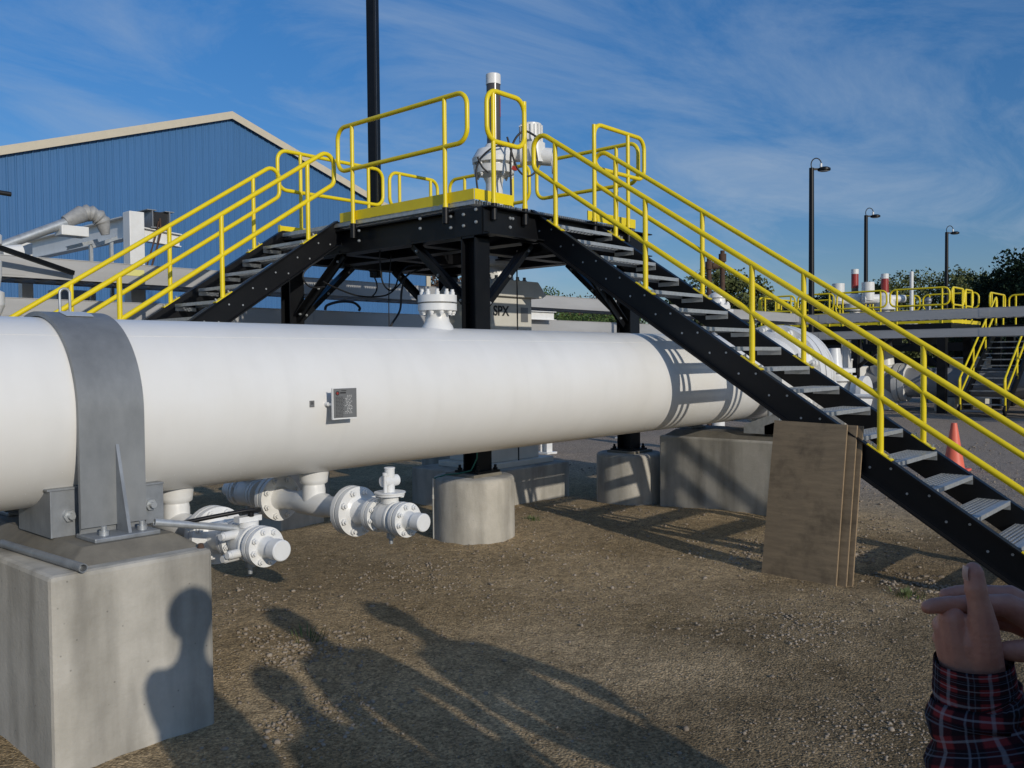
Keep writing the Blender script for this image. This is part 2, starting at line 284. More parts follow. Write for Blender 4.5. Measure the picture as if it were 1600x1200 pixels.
# ------------------------------------------------------------------ mesh helpers
def V(*a): return Vector(a)
def frame(d, up=(0, 0, 1)):
    z = Vector(d).normalized(); u = Vector(up)
    if abs(z.dot(u.normalized())) > 0.995: u = Vector((0, 1, 0)) if abs(z.y) < 0.9 else Vector((1, 0, 0))
    x = u.cross(z).normalized(); y = z.cross(x)
    return x, y, z                                # x lateral, y "up", z along
class MB:
    def __init__(s): s.v = []; s.f = []; s.s = []
    def add(s, vs, fs, smooth=False):
        o = len(s.v); s.v += [tuple(v) for v in vs]
        for f in fs: s.f.append([i + o for i in f]); s.s.append(smooth)
        return s
    def box(s, c, d, rot=None):
        vs = []
        for sx in (-.5, .5):
            for sy in (-.5, .5):
                for sz in (-.5, .5):
                    p = Vector((sx * d[0], sy * d[1], sz * d[2]))
                    if rot: p = rot @ p
                    vs.append(p + Vector(c))
        return s.add(vs, [(0, 1, 3, 2), (4, 6, 7, 5), (0, 4, 5, 1), (2, 3, 7, 6), (0, 2, 6, 4), (1, 5, 7, 3)])
    def span(s, a, b):
        return s.box([(a[i] + b[i]) / 2 for i in range(3)], [abs(b[i] - a[i]) for i in range(3)])
    def beam(s, p0, p1, w, h, up=(0, 0, 1), off=(0, 0)):
        p0, p1 = Vector(p0), Vector(p1); x, y, z = frame(p1 - p0, up)
        vs = []
        for p in (p0, p1):
            for a, b in ((-1, -1), (1, -1), (1, 1), (-1, 1)):
                vs.append(p + x * (a * w / 2 + off[0]) + y * (b * h / 2 + off[1]))
        return s.add(vs, [(3, 2, 1, 0), (4, 5, 6, 7), (0, 1, 5, 4), (1, 2, 6, 5), (2, 3, 7, 6), (3, 0, 4, 7)])
    def ibeam(s, p0, p1, w, h, tf=.014, tw=.01, up=(0, 0, 1)):
        s.beam(p0, p1, w, tf, up, (0, h / 2 - tf / 2)); s.beam(p0, p1, w, tf, up, (0, -h / 2 + tf / 2)); s.beam(p0, p1, tw, h - 2 * tf, up); return s
    def channel(s, p0, p1, w, h, side=1, tf=.012, tw=.009, up=(0, 0, 1)):
        # web on the far side from the flanges; flanges point towards side*x
        s.beam(p0, p1, tw, h, up); s.beam(p0, p1, w, tf, up, (side * (w / 2 + tw / 2), h / 2 - tf / 2)); s.beam(p0, p1, w, tf, up, (side * (w / 2 + tw / 2), -h / 2 + tf / 2)); return s
    def lathe(s, p0, axis, prof, n=24, cap=(True, True), sharp=True):
        p0 = Vector(p0); x, y, z = frame(axis)
        def ring(t, r): return [p0 + z * t + (x * math.cos(2 * math.pi * k / n) + y * math.sin(2 * math.pi * k / n)) * r for k in range(n)]
        q = [tuple((k, (k + 1) % n, n + (k + 1) % n, n + k)) for k in range(n)]
        if sharp:
            for (t0, r0), (t1, r1) in zip(prof, prof[1:]): s.add(ring(t0, r0) + ring(t1, r1), q, True)
        else:
            vs = []; fs = []
            for i, (t, r) in enumerate(prof):
                vs += ring(t, r)
                if i: fs += [tuple(a + (i - 1) * n for a in f) for f in q]
            s.add(vs, fs, True)
        if cap[0]: s.add(ring(*prof[0]), [tuple(range(n))[::-1]])
        if cap[1]: s.add(ring(*prof[-1]), [tuple(range(n))])
        return s
    def cyl(s, p0, p1, r0, r1=None, n=20, cap=(True, True)):
        d = Vector(p1) - Vector(p0)
        return s.lathe(p0, d, [(0, r0), (d.length, r0 if r1 is None else r1)], n, cap)
    def tube(s, pts, r, n=10, closed=False):
        pts = [Vector(p) for p in pts]; m = len(pts)
        rr = r if isinstance(r, (list, tuple)) else [r] * m
        tg = []
        for i in range(m):
            a = pts[i - 1] if (i or closed) else pts[0]; b = pts[(i + 1) % m] if (i < m - 1 or closed) else pts[-1]
            tg.append((b - a).normalized())
        x, y, z = frame(tg[0]); vs = []
        for i in range(m):
            t = tg[i]; x = (x - t * x.dot(t)).normalized(); y = t.cross(x)
            vs += [pts[i] + (x * math.cos(2 * math.pi * k / n) + y * math.sin(2 * math.pi * k / n)) * rr[i] for k in range(n)]
        fs = []
        for i in range(m if closed else m - 1):
            j = (i + 1) % m
            fs += [(i * n + k, i * n + (k + 1) % n, j * n + (k + 1) % n, j * n + k) for k in range(n)]
        s.add(vs, fs, True)
        if not closed: s.add(vs[:n], [tuple(range(n))[::-1]]); s.add(vs[-n:], [tuple(range(n))])
        return s
    def prism(s, poly, vec):
        poly = [Vector(p) for p in poly]; n = len(poly); v = Vector(vec)
        return s.add(poly + [p + v for p in poly], [tuple(range(n))[::-1], tuple(range(n, 2 * n))] + [(k, (k + 1) % n, n + (k + 1) % n, n + k) for k in range(n)])
    def ball(s, c, r, n=14, m=8, sc=(1, 1, 1)):
        vs = []; fs = []
        for i in range(m + 1):
            th = math.pi * i / m
            for k in range(n):
                ph = 2 * math.pi * k / n
                vs.append(Vector(c) + Vector((r * sc[0] * math.sin(th) * math.cos(ph), r * sc[1] * math.sin(th) * math.sin(ph), r * sc[2] * math.cos(th))))
        for i in range(m):
            for k in range(n): fs.append((i * n + k, (i + 1) * n + k, (i + 1) * n + (k + 1) % n, i * n + (k + 1) % n))
        return s.add(vs, fs, True)
    def mesh(s, name, m, o=(0, 0, 0)):
        me = bpy.data.meshes.new(name); o = Vector(o)
        me.from_pydata([tuple(Vector(v) - o) for v in s.v], [], s.f)
        me.polygons.foreach_set('use_smooth', s.s)
        bm = bmesh.new(); bm.from_mesh(me); bmesh.ops.recalc_face_normals(bm, faces=bm.faces); bm.to_mesh(me); bm.free()
        if m: me.materials.append(M[m] if isinstance(m, str) else m)
        me.update(); return me
    def build(s, name, m, parent=None, o=None, bevel=0, seg=2):
        oo = WO[parent] if parent else Vector(o if o is not None else (0, 0, 0))
        ob = bpy.data.objects.new(name, s.mesh(name, m, oo)); COL.objects.link(ob)
        if parent: ob.parent = parent
        else: ob.location = oo
        WO[ob] = oo
        if bevel:
            b = ob.modifiers.new('bevel', 'BEVEL'); b.width = bevel; b.segments = seg; b.limit_method = 'ANGLE'; b.angle_limit = R(40)
        return ob
WO = {}
def tag(o, label=None, cat=None, group=None, kind=None):
    if label: o['label'] = label
    if cat: o['category'] = cat
    if group: o['group'] = group
    if kind: o['kind'] = kind
    return o
def thing(name, label, cat, loc, group=None):
    o = bpy.data.objects.new(name, None); COL.objects.link(o); o.location = loc; o.empty_display_size = 0.2
    WO[o] = Vector(loc); return tag(o, label, cat, group)
def put(name, me, parent, pos, axis=None, spin=0.0):
    ob = bpy.data.objects.new(name, me); COL.objects.link(ob); ob.parent = parent
    ob.location = Vector(pos) - WO[parent]; WO[ob] = Vector(pos)
    if axis is not None:
        x, y, z = frame(axis); ob.rotation_euler = (Matrix((x, y, z)).transposed() @ Matrix.Rotation(spin, 3, 'Z')).to_euler()
    return ob
def copy_tree(o, delta, parent=None):
    c = o.copy(); COL.objects.link(c)
    if parent: c.parent = parent; WO[c] = WO[o] + delta
    else: c.location = o.location + delta; WO[c] = WO[o] + delta
    for ch in [q for q in o.children]: copy_tree(ch, delta, c)
    return c
def fillet(pts, r, n=6):
    pts = [Vector(p) for p in pts]; o = [pts[0]]
    for a, b, c in zip(pts, pts[1:], pts[2:]):
        u, w = (a - b).normalized(), (c - b).normalized()
        ang = u.angle(w); d = min(r / math.tan(ang / 2), (a - b).length * .49, (c - b).length * .49); rr = d * math.tan(ang / 2)
        cen = b + (u + w).normalized() * (rr / math.sin(ang / 2))
        s0, s1 = b + u * d - cen, b + w * d - cen
        tot = s0.angle(s1)
        for k in range(n + 1):
            w0, w1 = (math.sin((1 - k / n) * tot) / math.sin(tot), math.sin(k / n * tot) / math.sin(tot)) if tot > 1e-4 else (1, 0)
            o.append(cen + s0 * w0 + s1 * w1)
    o.append(pts[-1]); return o
def hexbolt(r=.016, h=.014, stud=.014, sr=.009):
    b = MB(); b.cyl((0, 0, 0), (0, 0, h), r, n=6)
    if stud: b.cyl((0, 0, h), (0, 0, h + stud), sr, n=8)
    return b
BOLT = {}
def bolt_mesh(m, r, h, stud, sr):
    k = (m, r, h, stud, sr)
    if k not in BOLT: BOLT[k] = hexbolt(r, h, stud, sr).mesh('bolt', m)
    return BOLT[k]
def ring_bolts(parent, c, axis, rad, n, m='white', r=.014, h=.013, stud=.014, sr=.009, ph=0.0):
    x, y, z = frame(axis); me = bolt_mesh(m, r, h, stud, sr)
    for k in range(n):
        a = 2 * math.pi * (k + ph) / n
        put('bolt', me, parent, Vector(c) + (x * math.cos(a) + y * math.sin(a)) * rad, axis, spin=k * .5)

rnd = random.Random(7)
# ------------------------------------------------------------------ ground
def gh(x, y):
    z = .012 * math.sin(x * 1.3 + y * .7) + .010 * math.sin(y * 1.9 - x * .6) + .006 * math.sin(x * 4.1) * math.sin(y * 3.7)
    d2 = math.exp(-((x - 8.7) / .9) ** 2 - ((y - 4.8) / 1.1) ** 2) * .06
    v = min(1, max(0, (1.0 - y) / 1.2)); r = .15 * v * v * (3 - 2 * v) * math.exp(-max(0, abs(x - 1.5) - 4) / 2)
    return z + d2 + r
def axis_pts(a, b, st, far0, far1):
    p = list(np.arange(a, b, st)); q = []; d = st; x = b
    while x < far1: q.append(x); d *= 1.25; x += d
    q.append(far1); l = []; d = st; x = a - st
    while x > far0: l.append(x); d *= 1.25; x -= d
    l.append(far0); return l[::-1] + p + q
xs = axis_pts(-3, 16, .11, -500, 900); ys = axis_pts(-3, 12, .11, -500, 900)
gv = []; nz = np.random.RandomState(3)
for x in xs:
    for y in ys:
        fade = 1 if (-3 <= x <= 16 and -3 <= y <= 12) else 0.0
        gv.append((x, y, (gh(x, y) + nz.uniform(-.006, .006)) * fade))
ny = len(ys)
gf = [(i * ny + j, (i + 1) * ny + j, (i + 1) * ny + j + 1, i * ny + j + 1) for i in range(len(xs) - 1) for j in range(ny - 1)]
g = MB(); g.v = gv; g.f = gf; g.s = [True] * len(gf)
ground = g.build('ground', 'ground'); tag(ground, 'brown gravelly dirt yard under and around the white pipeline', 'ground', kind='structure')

# loose stones lying on the dirt: countless, one object
def scatter_stones():
    ico = []; t = (1 + 5 ** .5) / 2
    for a, b in ((-1, t), (1, t), (-1, -t), (1, -t)): ico += [(a, b, 0), (0, a, b), (b, 0, a)]
    iv = np.array([(-1, t, 0), (1, t, 0), (-1, -t, 0), (1, -t, 0), (0, -1, t), (0, 1, t), (0, -1, -t), (0, 1, -t), (t, 0, -1), (t, 0, 1), (-t, 0, -1), (-t, 0, 1)]) / math.sqrt(1 + t * t)
    fc = np.array([(0, 11, 5), (0, 5, 1), (0, 1, 7), (0, 7, 10), (0, 10, 11), (1, 5, 9), (5, 11, 4), (11, 10, 2), (10, 7, 6), (7, 1, 8), (3, 9, 4), (3, 4, 2), (3, 2, 6), (3, 6, 8), (3, 8, 9), (4, 9, 5), (2, 4, 11), (6, 2, 10), (8, 6, 7), (9, 8, 1)])
    rs = np.random.RandomState(11); P = []
    def spread(n, x0, x1, y0, y1, s0, s1):
        for _ in range(n): P.append((rs.uniform(x0, x1), rs.uniform(y0, y1), s0 + (s1 - s0) * rs.rand() ** 3))
    def patch(n, x, y, sd, s0, s1, sy=None):
        for _ in range(n): P.append((rs.normal(x, sd), rs.normal(y, sy or sd), s0 + (s1 - s0) * rs.rand() ** 2))
    spread(15000, 1.2, 10.5, .5, 7.5, .0025, .010)
    spread(2500, 2.0, 6.5, .8, 4.5, .003, .009)
    spread(420, 1.5, 10, .8, 7, .010, .026)
    patch(520, 5.4, 2.45, .30, .004, .016); patch(700, 4.2, 1.35, .3, .004, .013); patch(240, 4.9, 4.0, .35, .004, .014)
    patch(340, 3.1, 4.5, .22, .006, .022); patch(230, 7.2, 2.2, .2, .008, .026); patch(420, 7.35, 3.6, .3, .006, .022); patch(300, 4.9, 5.3, .35, .006, .018)
    patch(300, 6.2, 5.2, .5, .005, .018); patch(250, 2.6, 3.6, .2, .006, .02); patch(200, 6.4, 2.0, .4, .005, .018); patch(260, 7.7, 3.2, .35, .008, .03)
    for cx, cy, n, sd in ((3.4, 5.7, 250, .4), (8.3, 5.9, 250, .5), (9.0, 3.4, 300, .5)): patch(n, cx, cy, sd, .005, .02)
    spread(5000, 10.5, 20, -1, 9, .008, .03)
    P2 = np.array(P); n = len(P2)
    jit = rs.uniform(.55, 1.15, (n, 12, 1)); sc = rs.uniform(.6, 1.25, (n, 1, 3)); sc[:, :, 2] *= .7
    ang = rs.uniform(0, 6.28, n); c, s_ = np.cos(ang), np.sin(ang)
    v = iv[None] * jit * sc * P2[:, 2][:, None, None]
    vx = v[:, :, 0] * c[:, None] - v[:, :, 1] * s_[:, None]; vy = v[:, :, 0] * s_[:, None] + v[:, :, 1] * c[:, None]
    z0 = np.array([gh(a, b) for a, b in P2[:, :2]]) + P2[:, 2] * .18
    v = np.stack([vx + P2[:, 0][:, None], vy + P2[:, 1][:, None], v[:, :, 2] + z0[:, None]], -1).reshape(-1, 3)
    f = (fc[None] + (np.arange(n) * 12)[:, None, None]).reshape(-1, 3)
    me = bpy.data.meshes.new('loose_gravel'); me.vertices.add(len(v)); me.vertices.foreach_set('co', v.ravel())
    me.loops.add(f.size); me.loops.foreach_set('vertex_index', f.ravel().astype(np.int32))
    me.polygons.add(len(f)); me.polygons.foreach_set('loop_start', np.arange(0, f.size, 3, dtype=np.int32)); me.polygons.foreach_set('loop_total', np.full(len(f), 3, dtype=np.int32))
    me.update(); me.validate(); me.materials.append(M['stone'])
    o = bpy.data.objects.new('loose_gravel', me); COL.objects.link(o)
    tag(o, 'loose grey and tan stones scattered over the dirt yard', 'gravel', kind='stuff')
scatter_stones()

def weed(x, y, n, h, label, group=None):
    b = MB(); rs = random.Random(int(x * 100))
    for _ in range(n):
        a = rs.uniform(0, 6.28); r0 = rs.uniform(0, .08) ; px, py = x + r0 * math.cos(a) * 1.6, y + r0 * math.sin(a) * 1.6
        l = h * rs.uniform(.4, 1); ln = rs.uniform(.3, 1.0); w = .004; d = Vector((math.cos(a), math.sin(a), 0)); sd = Vector((-d.y, d.x, 0))
        z = gh(px, py) - .004
        p0 = Vector((px, py, z)); p1 = p0 + d * l * ln * .4 + Vector((0, 0, l * .7)); p2 = p0 + d * l * ln + Vector((0, 0, l))
        b.add([p0 - sd * w, p0 + sd * w, p1 + sd * w * .8, p1 - sd * w * .8, p2], [(0, 1, 2, 3), (3, 2, 4)])
    o = b.build('weed_tuft', 'grass', None, (x, y, 0)); tag(o, label, 'weed', group, 'stuff')
weed(3.22, 4.62, 26, .10, 'thin green weed tuft in the shadow right of the near concrete block')
weed(6.73, 2.12, 90, .06, 'low green weed clump on the dirt below the right stair')
weed(7.2, 6.15, 60, .05, 'small green weed between the two round concrete piers')

# ------------------------------------------------------------------ white pipeline
PY, PZ, PR = 4.799, 1.523, 0.482
pipe = thing('pipeline', 'large white painted pipeline running across the yard under the yellow railed stair', 'pipeline', (5, PY, PZ))
b = MB(); b.cyl((-6, PY, PZ), (9.95, PY, PZ), PR, n=96)
b.build('pipe_wall', 'pipe', pipe)
b = MB(); a = R(127)
for aa in (R(127),):
    y, z = PY + math.cos(aa) * PR, PZ + math.sin(aa) * PR
    b.beam((-6, y, z), (9.9, y, z), .005, .0025, up=(0, math.cos(aa), math.sin(aa)))
b.build('long_weld_seam', 'pipe', pipe)
# top nozzle with bolted blind flange
nz_ = (4.543, PY, 1.976)
b = MB(); b.lathe(nz_, (0, 0, 1), [(0, .128), (.042, .114), (.075, .092), (.135, .080), (.162, .086)], 32, (False, False), sharp=False)
nozz = b.build('nozzle', 'white', pipe)
b = MB(); z0 = nz_[2]; b.lathe((nz_[0], PY, z0 + .158), (0, 0, 1), [(0, .085), (0, .146), (.050, .146), (.050, .11), (.062, .11), (.062, .08)], 40)
b.build('flange', 'white', nozz)
b = MB(); b.lathe((nz_[0], PY, z0 + .220), (0, 0, 1), [(0, .11), (0, .146), (.052, .146), (.052, .0)], 40, (True, False))
b.build('blind_cover', 'white', nozz)
ring_bolts(nozz, (nz_[0], PY, z0 + .272), (0, 0, 1), .118, 10, r=.0195, h=.024, stud=.018, sr=.013, ph=.3)
ring_bolts(nozz, (nz_[0], PY, z0 + .158), (0, 0, -1), .118, 10, r=.0195, h=.022, stud=.012, sr=.013, ph=.3)
# large end flange pair and valve body
b = MB(); b.lathe((9.95, PY, PZ), (1, 0, 0), [(0, .482), (0.02, .53), (.2, .56), (.2, .63), (.33, .63), (.33, .57), (.36, .57), (.36, .63), (.49, .63), (.49, .55)], 64, (False, False))
fl = b.build('end_flange', 'white', pipe)
ring_bolts(fl, (10.15, PY, PZ), (-1, 0, 0), .57, 22, r=.046, h=.055, stud=.045, sr=.028)
b = MB(); b.lathe((10.44, PY, PZ), (1, 0, 0), [(0, .55), (.06, .58), (.07, .61), (.10, .61), (.11, .57), (.18, .57), (.19, .60), (.22, .60), (.23, .55), (.4, .4), (.4, 0)], 64, (False, False))
b.build('ribbed_body', 'white', pipe)

# nameplate on the pipe and small tag
NX, NY, NZ = 3.246, 4.240, 1.515          # centre of the plate, standing off the pipe skin on a stem
npl = thing('nameplate', 'grey engraved metal nameplate on a short stem on the white pipe', 'nameplate', (NX, NY, NZ))
b = MB(); b.box((NX, NY, NZ), (.172, .006, .176)); plate = b.build('plate', 'plate', npl, bevel=.002)
b = MB()
b.beam((NX - .088, NY + .002, NZ - .089), (NX + .086, NY + .002, NZ - .089), .008, .013); b.beam((NX - .090, NY + .002, NZ - .095), (NX - .090, NY + .002, NZ + .09), .006, .012)
b.build('rim', 'white', plate)
b = MB(); b.beam((NX - .082, NY + .004, NZ - .005), (NX - .082, PY - PR + .006, NZ - .005), .012, .014); b.cyl((NX - .082, NY + .045, NZ - .005), (NX - .082, PY - PR + .01, NZ - .005), .013, n=12); b.build('stem', 'white', npl)
b = MB(); yf = NY - .0038; b.lathe((NX - .057, yf, NZ + .060), (0, -1, 0), [(0, .009), (.0015, .009), (.0015, .0135), (0, .0135)], 24, (False, False)); b.build('emblem_ring', 'ink', plate)
b = MB(); b.cyl((NX - .057, yf, NZ + .060), (NX - .057, yf - .0015, NZ + .060), .0075, n=20); b.build('emblem_disc', 'red', plate)
b = MB(); rs = random.Random(4)
b.box((NX - .016, yf, NZ + .062), (.042, .001, .009)); b.box((NX - .010, yf, NZ + .075), (.036, .001, .004))
for k in range(15):
    z = NZ + .037 - k * .0082; x = NX - .07
    while x < NX - .018:
        w = rs.uniform(.006, .016); b.box((x + w / 2, yf, z), (w, .001, .003)); x += w + rs.uniform(.003, .006)
b.build('engraved_text', 'ink', plate)
b = MB()
for k in range(13):
    z = NZ + .045 - k * .0088; x = NX - .005 + rs.uniform(0, .02)
    while x < NX + .045:
        w = rs.uniform(.004, .013); b.box((x + w / 2, yf, z), (w, .001, .0026)); x += w + rs.uniform(.004, .012)
b.build('stamped_values', 'white', plate)
TX, TY, TZ = 3.063, PY - PR - .0025, 1.516
b = MB(); b.box((TX, TY, TZ), (.032, .004, .038)); tg_ = b.build('tag_plate', 'plate', None, (TX, TY, TZ)); tag(tg_, 'tiny square metal tag stuck on the white pipe left of the nameplate', 'tag')
b = MB(); b.box((TX, TY - .0023, TZ), (.017, .001, .006)); b.box((TX, TY - .0023, TZ + .010), (.017, .001, .004)); b.build('tag_text', 'ink', tg_)

# ------------------------------------------------------------------ concrete block, clamp, loose tubes
def concrete_block(x0, x1, y0, y1, zt, label, pad):
    t = thing('concrete_block', label, 'concrete block', ((x0 + x1) / 2, (y0 + y1) / 2, 0))
    b = MB(); b.span((x0, y0, -.25), (x1, y1, zt)); b.build('block_body', 'concrete', t, bevel=.022, seg=2)
    px0, px1, py0, py1, pz = pad
    b = MB(); o = .10
    b.add([(px0 - o, py0 - o, zt - .004), (px1 + o, py0 - o, zt - .004), (px1 + o, py1 + o, zt - .004), (px0 - o, py1 + o, zt - .004), (px0, py0, pz), (px1, py0, pz), (px1, py1, pz), (px0, py1, pz)],
          [(0, 1, 5, 4), (1, 2, 6, 5), (2, 3, 7, 6), (3, 0, 4, 7), (4, 5, 6, 7)])
    b.build('grout_pad', 'grout', t, bevel=.012)
    return t
concrete_block(1.448, 2.2005, 3.935, 6.05, .8605, 'near square concrete block carrying the left end of the white pipe', (1.66, 2.10, 4.12, 5.45, .930))
concrete_block(8.776, 9.75, 3.80, 5.54, .8605, 'far stained concrete block behind the plywood under the white pipe', (8.9, 9.62, 4.0, 5.4, .930))

def pipe_clamp(x0, x1, label, zb):
    t = thing('pipe_clamp', label, 'pipe clamp', ((x0 + x1) / 2, PY, zb))
    ri, ro = PR + .006, PR + .030; n = 40; w = x1 - x0
    inn = []; outr = []
    for k in range(n + 1):
        a = math.pi * k / n; inn.append((PY - ri * math.cos(a), PZ + ri * math.sin(a))); outr.append((PY - ro * math.cos(a), PZ + ro * math.sin(a)))
    zf = zb + .022
    inn = [(PY - ri, zf), ] + inn + [(PY + ri, zf)]
    f0 = [(PY - ro, zf + .03), (PY - ro - .01, zf + .008), (PY - ro - .03, zf)]
    outr = [f0[0]] + outr + [(PY + ro, zf)]
    b = MB(); m = len(inn)
    vs = [(x0, y, z) for y, z in inn] + [(x0, y, z) for y, z in outr] + [(x1, y, z) for y, z in inn] + [(x1, y, z) for y, z in outr]
    fs = []
    for k in range(m - 1):
        fs += [(k, k + 1, m + k + 1, m + k), (2 * m + k, 3 * m + k, 3 * m + k + 1, 2 * m + k + 1)]
    b.add(vs, fs); 
    b.add(vs, [(m + k, m + k + 1, 3 * m + k + 1, 3 * m + k) for k in range(m - 1)], True); b.add(vs, [(k, 2 * m + k, 2 * m + k + 1, k + 1) for k in range(m - 1)], True)
    band = b.build('strap', 'strap', t)
    for sgn in (-1, 1):
        b = MB(); yo = PY + sgn * ro
        if sgn < 0: b.span((x0, yo - .15, zb), (x1, PY - ri + .04, zf + .001))
        else: b.span((x0, PY + ri - .04, zb), (x1, yo + .17, zf + .001))
        ft = b.build('foot_plate', 'galv', t, bevel=.006)
        for fx in (.22, .80):
            put('anchor_bolt', bolt_mesh('galv_bright', .025, .022, .022, .014), ft, (x0 + w * fx, yo + sgn * .085, zf), (0, 0, 1))
        b = MB(); xm = x0 + w * .56
        b.prism([(xm - .008, yo, zf), (xm - .008, yo + sgn * .125, zf), (xm - .008, yo + sgn * .115, zf + .03), (xm - .008, yo + sgn * .004, zf + .42), (xm - .008, yo, zf + .42)], (.016, 0, 0))
        b.build('gusset', 'galv', t)
    return t
cl = pipe_clamp(1.724, 2.041, 'wide grey galvanised strap clamping the white pipe onto the near block', .930)
aa = R(104); cy_, cz_ = PY + math.cos(R(180 - 76)) * (PR + .0315), PZ + math.sin(R(180 - 76)) * (PR + .0315)
b = MB(); b.prism([(1.81, -.055, 0), (1.945, -.055, 0), (1.957, 0, 0), (1.945, .055, 0), (1.81, .055, 0)], (0, 0, .0015))
rotm = Matrix.Rotation(R(14), 3, 'X'); b.v = [tuple(rotm @ Vector(v)*1 if False else (v[0], cy_ + (rotm @ Vector((0, v[1], v[2]))).y, cz_ + (rotm @ Vector((0, v[1], v[2]))).z)) for v in b.v]
b.build('sticker', 'label', cl)
pipe_clamp(9.02, 9.34, 'grey galvanised pipe strap on the far block behind the stair', .930)
def side_bracket(x, y, z, label, m='galv', flip=1, h=.225):
    t = thing('pipe_shoe_bracket', label, 'bracket', (x, y, z))
    b = MB(); b.span((x + .012, y - .005, z), (x + .16, y + .005, z + h)); b.span((x + .012, y + .005, z), (x + .16, y + .30, z + .010)); b.span((x - .012, y - .012, z + h), (x + .16, y + .06, z + h + .010))
    b.build('bracket_plate', m, t, bevel=.002)
    b = MB(); b.prism([(x, y + .40, z), (x, y - .012, z), (x, y - .012, z + h), (x, y + .06, z + h), (x, y + .40, z + h * .42)], (.011, 0, 0)); b.build('side_plate', m, t, bevel=.002)
    put('bolt', bolt_mesh('galv_bright', .030, .022, .028, .016), t, (x + .085, y - .005, z + .10), (0, -1, 0))
    b = MB(); b.cyl((x + .085, y + .005, z + .10), (x + .085, y + .09, z + .10), .016, n=10); b.build('bolt_shank', 'galv_bright', t)
side_bracket(1.640, 4.44, .930, 'galvanised bolted bracket under the white pipe left of the near strap')
side_bracket(2.050, 4.45, .930, 'galvanised bracket partly hidden behind the right edge of the near strap', h=.20)
side_bracket(8.84, 4.10, .930, 'galvanised angle bracket on the far block beside the leaning plywood', 'galv_bright', h=.22)
side_bracket(8.84, 3.86, .930, 'second pale bracket on the far block nearest the plywood top', 'galv_bright', h=.22)

def hollow_tube(name, p0, p1, r, m, label, cat):
    t = (Vector(p1) - Vector(p0)).length
    b = MB(); b.lathe(p0, Vector(p1) - Vector(p0), [(.03, r * .78), (0, r * .78), (0, r), (t, r), (t, r * .78), (t - .05, r * .78)], 20, (True, True))
    o = b.build(name, m, None, p0); return tag(o, label, cat)
hollow_tube('loose_tube', (1.535, 4.76, .882), (1.575, 3.905, .882), .020, 'galv', 'short loose grey tube lying along the top edge of the near block', 'tube')
hollow_tube('conduit_rod', (2.00, 4.12, .995), (2.474, 4.06, .895), .018, 'galv_bright', 'grey tube handle reaching from the strap foot to the nearest white valve', 'tube')
b = MB(); b.tube([(2.15, 4.12, .970), (2.245, 4.06, .988), (2.436, 4.005, 1.006), (2.474, 3.996, 1.003)], .011); o = b.build('valve_lever', 'black', None, (2.15, 4.12, .92)); tag(o, 'thin black lever bar slanting over the nearest white valve', 'lever')
b = MB(); b.cyl((2.165, 3.985, .860), (2.165, 3.985, .882), .018, .012, n=10); o = b.build('rusty_stub', 'rust', None, (2.165, 3.985, .86)); tag(o, 'small rusty stub on the front right corner of the near block', 'stub')
b = MB(); b.tube(fillet([(2.10, 5.45, 1.75), (2.10, 5.45, 2.21), (2.157, 5.45, 2.21), (2.157, 5.45, 1.75)], .028), .008, 10); o = b.build('wire_hoop', 'galv_bright', None, (2.13, 5.45, 1.75)); tag(o, 'narrow bent steel hoop standing behind the white pipe near the strap', 'hoop')

